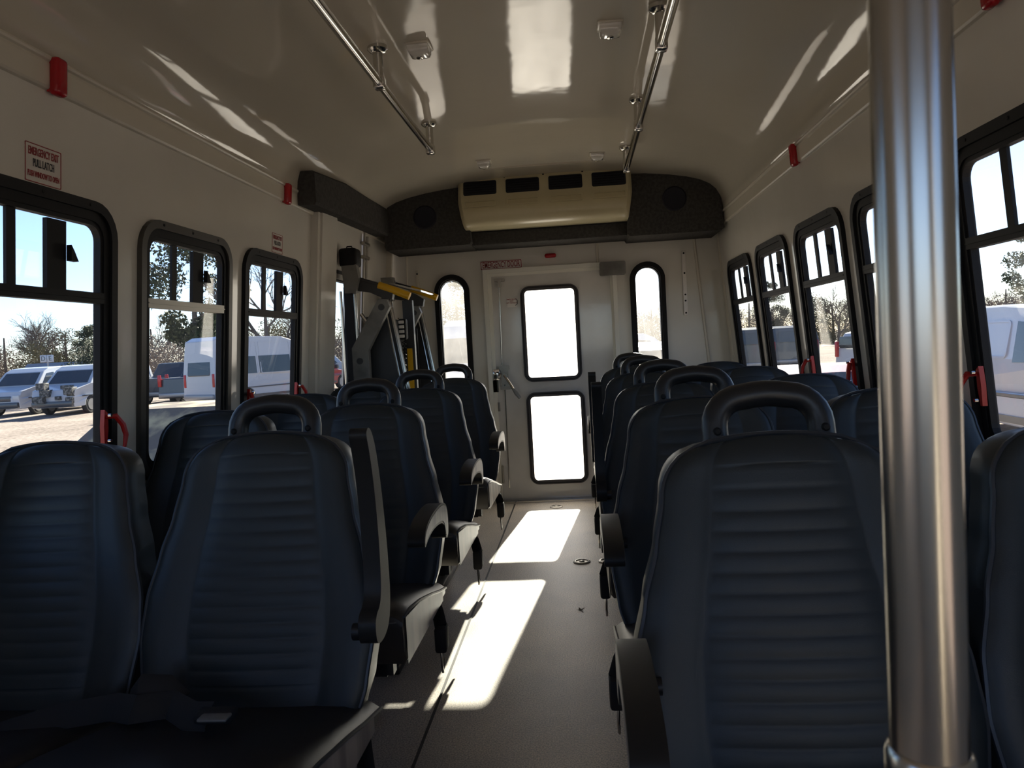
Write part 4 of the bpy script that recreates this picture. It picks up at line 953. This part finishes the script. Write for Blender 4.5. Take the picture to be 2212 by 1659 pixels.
def leafy(seed, H, rx, n, size, base=.15, cone=False, blobs=26):
    R = random.Random(seed); m = MB(); C = []
    for i in range(blobs):
        t = R.random()*.86; z = H*(base+(1-base)*t)
        prof_ = (1-t)**.8 if cone else sqrt(max(0.05, 1-(2*t-.9)**2*.85))
        a = R.uniform(0, 2*pi); rr_ = rx*prof_*sqrt(R.random())*.85
        C.append((rr_*cos(a), rr_*sin(a), z, rx*(.25+.22*R.random())*(prof_*.7+.3)))
    V = []; F = []
    for i in range(n):
        c = C[R.randrange(blobs)]; dx, dy, dz = R.gauss(0, 1), R.gauss(0, 1), R.gauss(0, 1); l = sqrt(dx*dx+dy*dy+dz*dz)+1e-6
        q = c[3]*R.random()**.4; p = Vector((c[0]+dx/l*q, c[1]+dy/l*q, c[2]+dz/l*q*.8))
        u = Vector((R.gauss(0, 1), R.gauss(0, 1), R.gauss(0, 1))).normalized()*size*R.uniform(.5, 1.3); w_ = u.orthogonal().normalized()*size*R.uniform(.3, .8)
        k = len(V); V += [tuple(p-u), tuple(p+w_), tuple(p+u*1.1), tuple(p-w_)]; F.append((k, k+1, k+2, k+3))
    m.add(V, F); return m
def trunk(H, r): return MB().tube([(0, 0, 0), (.05, 0, H*.4), (0, .06, H*.8)], [r, r*.7, r*.35], 7)
TM = dict(b1=bare_tree(1).mesh('branches', 'bark'), b2=bare_tree(2).mesh('branches', 'bark'), b3=bare_tree(5).mesh('branches', 'bark'),
    e1=leafy(11, 8.0, 3.0, 9000, .11, .08, True, 46).mesh('foliage', 'leafd'), e2=leafy(12, 10, 2.6, 9000, .11, .25).mesh('foliage', 'leafd'),
    o1=leafy(13, 6.5, 3.4, 8000, .10, .05, False, 36).mesh('foliage', 'leafo'), u1=leafy(14, 5.0, 4.6, 10000, .10, .0, False, 60).mesh('foliage', 'twig'),
    t1=trunk(7, .22).mesh('trunk', 'bark'))
def tree(kind, x, y, s, rz, label, group):
    nm = dict(b='bare_tree', e='evergreen_tree', o='olive_tree', u='thicket')[kind[0]]
    e = thing(nm, (x, y, GZ), rz, label=label, cat='tree' if kind[0] != 'u' else 'bushes', group=group); e.scale = (s, s, s)
    if kind[0] == 'b': link('branches', TM[kind], e)
    else:
        o = link('foliage', TM[kind], e); tag(o, kind='stuff')
        link('trunk', TM['t1'], e)
R = random.Random(21)
def place(px, Yd): return ((px-1249)/1640*Yd, Yd)
for (px, Yd, kd, s, lb) in ((140, 45, 'e1', .62, 'dark rounded evergreen beyond the vans in the nearest left window'), (30, 66, 'b1', 1.05, 'large bare tree left of the dark evergreen'),
        (398, 50, 'e2', 1.35, 'tall dark evergreen above the white passenger van'), (578, 46, 'b2', 1.15, 'tall bare branching tree outside the third left window'),
        
        (990, 60, 'e2', 1.0, 'tree behind the lettered white van at the rear'), (2185, 50, 'e2', .78, 'dark round pine above the white van in the nearest right window'),
        (1790, 82, 'b1', .9, 'feathery bare tree beyond the white family car'), (1845, 78, 'e2', .62, 'pine right of the feathery tree outside the third right window'), (1655, 90, 'e2', .80, 'pine standing in the far tree line right of the rear corner')):
    x, y = place(px, Yd); tree(kd, x, y, s, R.uniform(0, 6), lb, None)
def row(kinds, px0, px1, Yd, step, s0, s1, where, gw):
    x = (px0-1249)/1640*Yd; n = 0
    while x < (px1-1249)/1640*Yd:
        kd = kinds[n % len(kinds)]
        nm = dict(b='bare grey tree', o='olive leaved tree', u='brown thicket', e='dark evergreen')[kd[0]]
        tree(kd, x+R.uniform(-.6, .6), Yd+R.uniform(-1, 1), R.uniform(s0, s1), R.uniform(0, 6), nm+' in the '+where, nm+'s of the '+gw)
        x += step*R.uniform(.92, 1.1); n += 1
LN, RN = 'tree line left of the bus', 'tree line behind the bus'
row(['u1', 'o1', 'u1'], -150, 770, 60, 6.6, .66, .80, 'front row of the '+LN, 'front row, left tree line')
row(['b1', 'b3', 'b2'], -150, 770, 67, 6.0, .80, 1.05, 'middle row of the '+LN, 'middle row, left tree line')
row(['u1', 'u1', 'o1'], -150, 770, 75, 5.2, .85, 1.0, 'back row of the '+LN, 'back row, left tree line')
row(['u1', 'u1', 'u1', 'o1'], 880, 2350, 90, 7.0, .78, .92, 'front row of the '+RN, 'front row, rear tree line')
row(['b1', 'b2', 'b3'], 900, 2300, 97, 8.0, .70, .90, 'middle row of the '+RN, 'middle row, rear tree line')
row(['u1', 'o1'], 880, 2350, 105, 8.0, 1.0, 1.15, 'back row of the '+RN, 'back row, rear tree line')
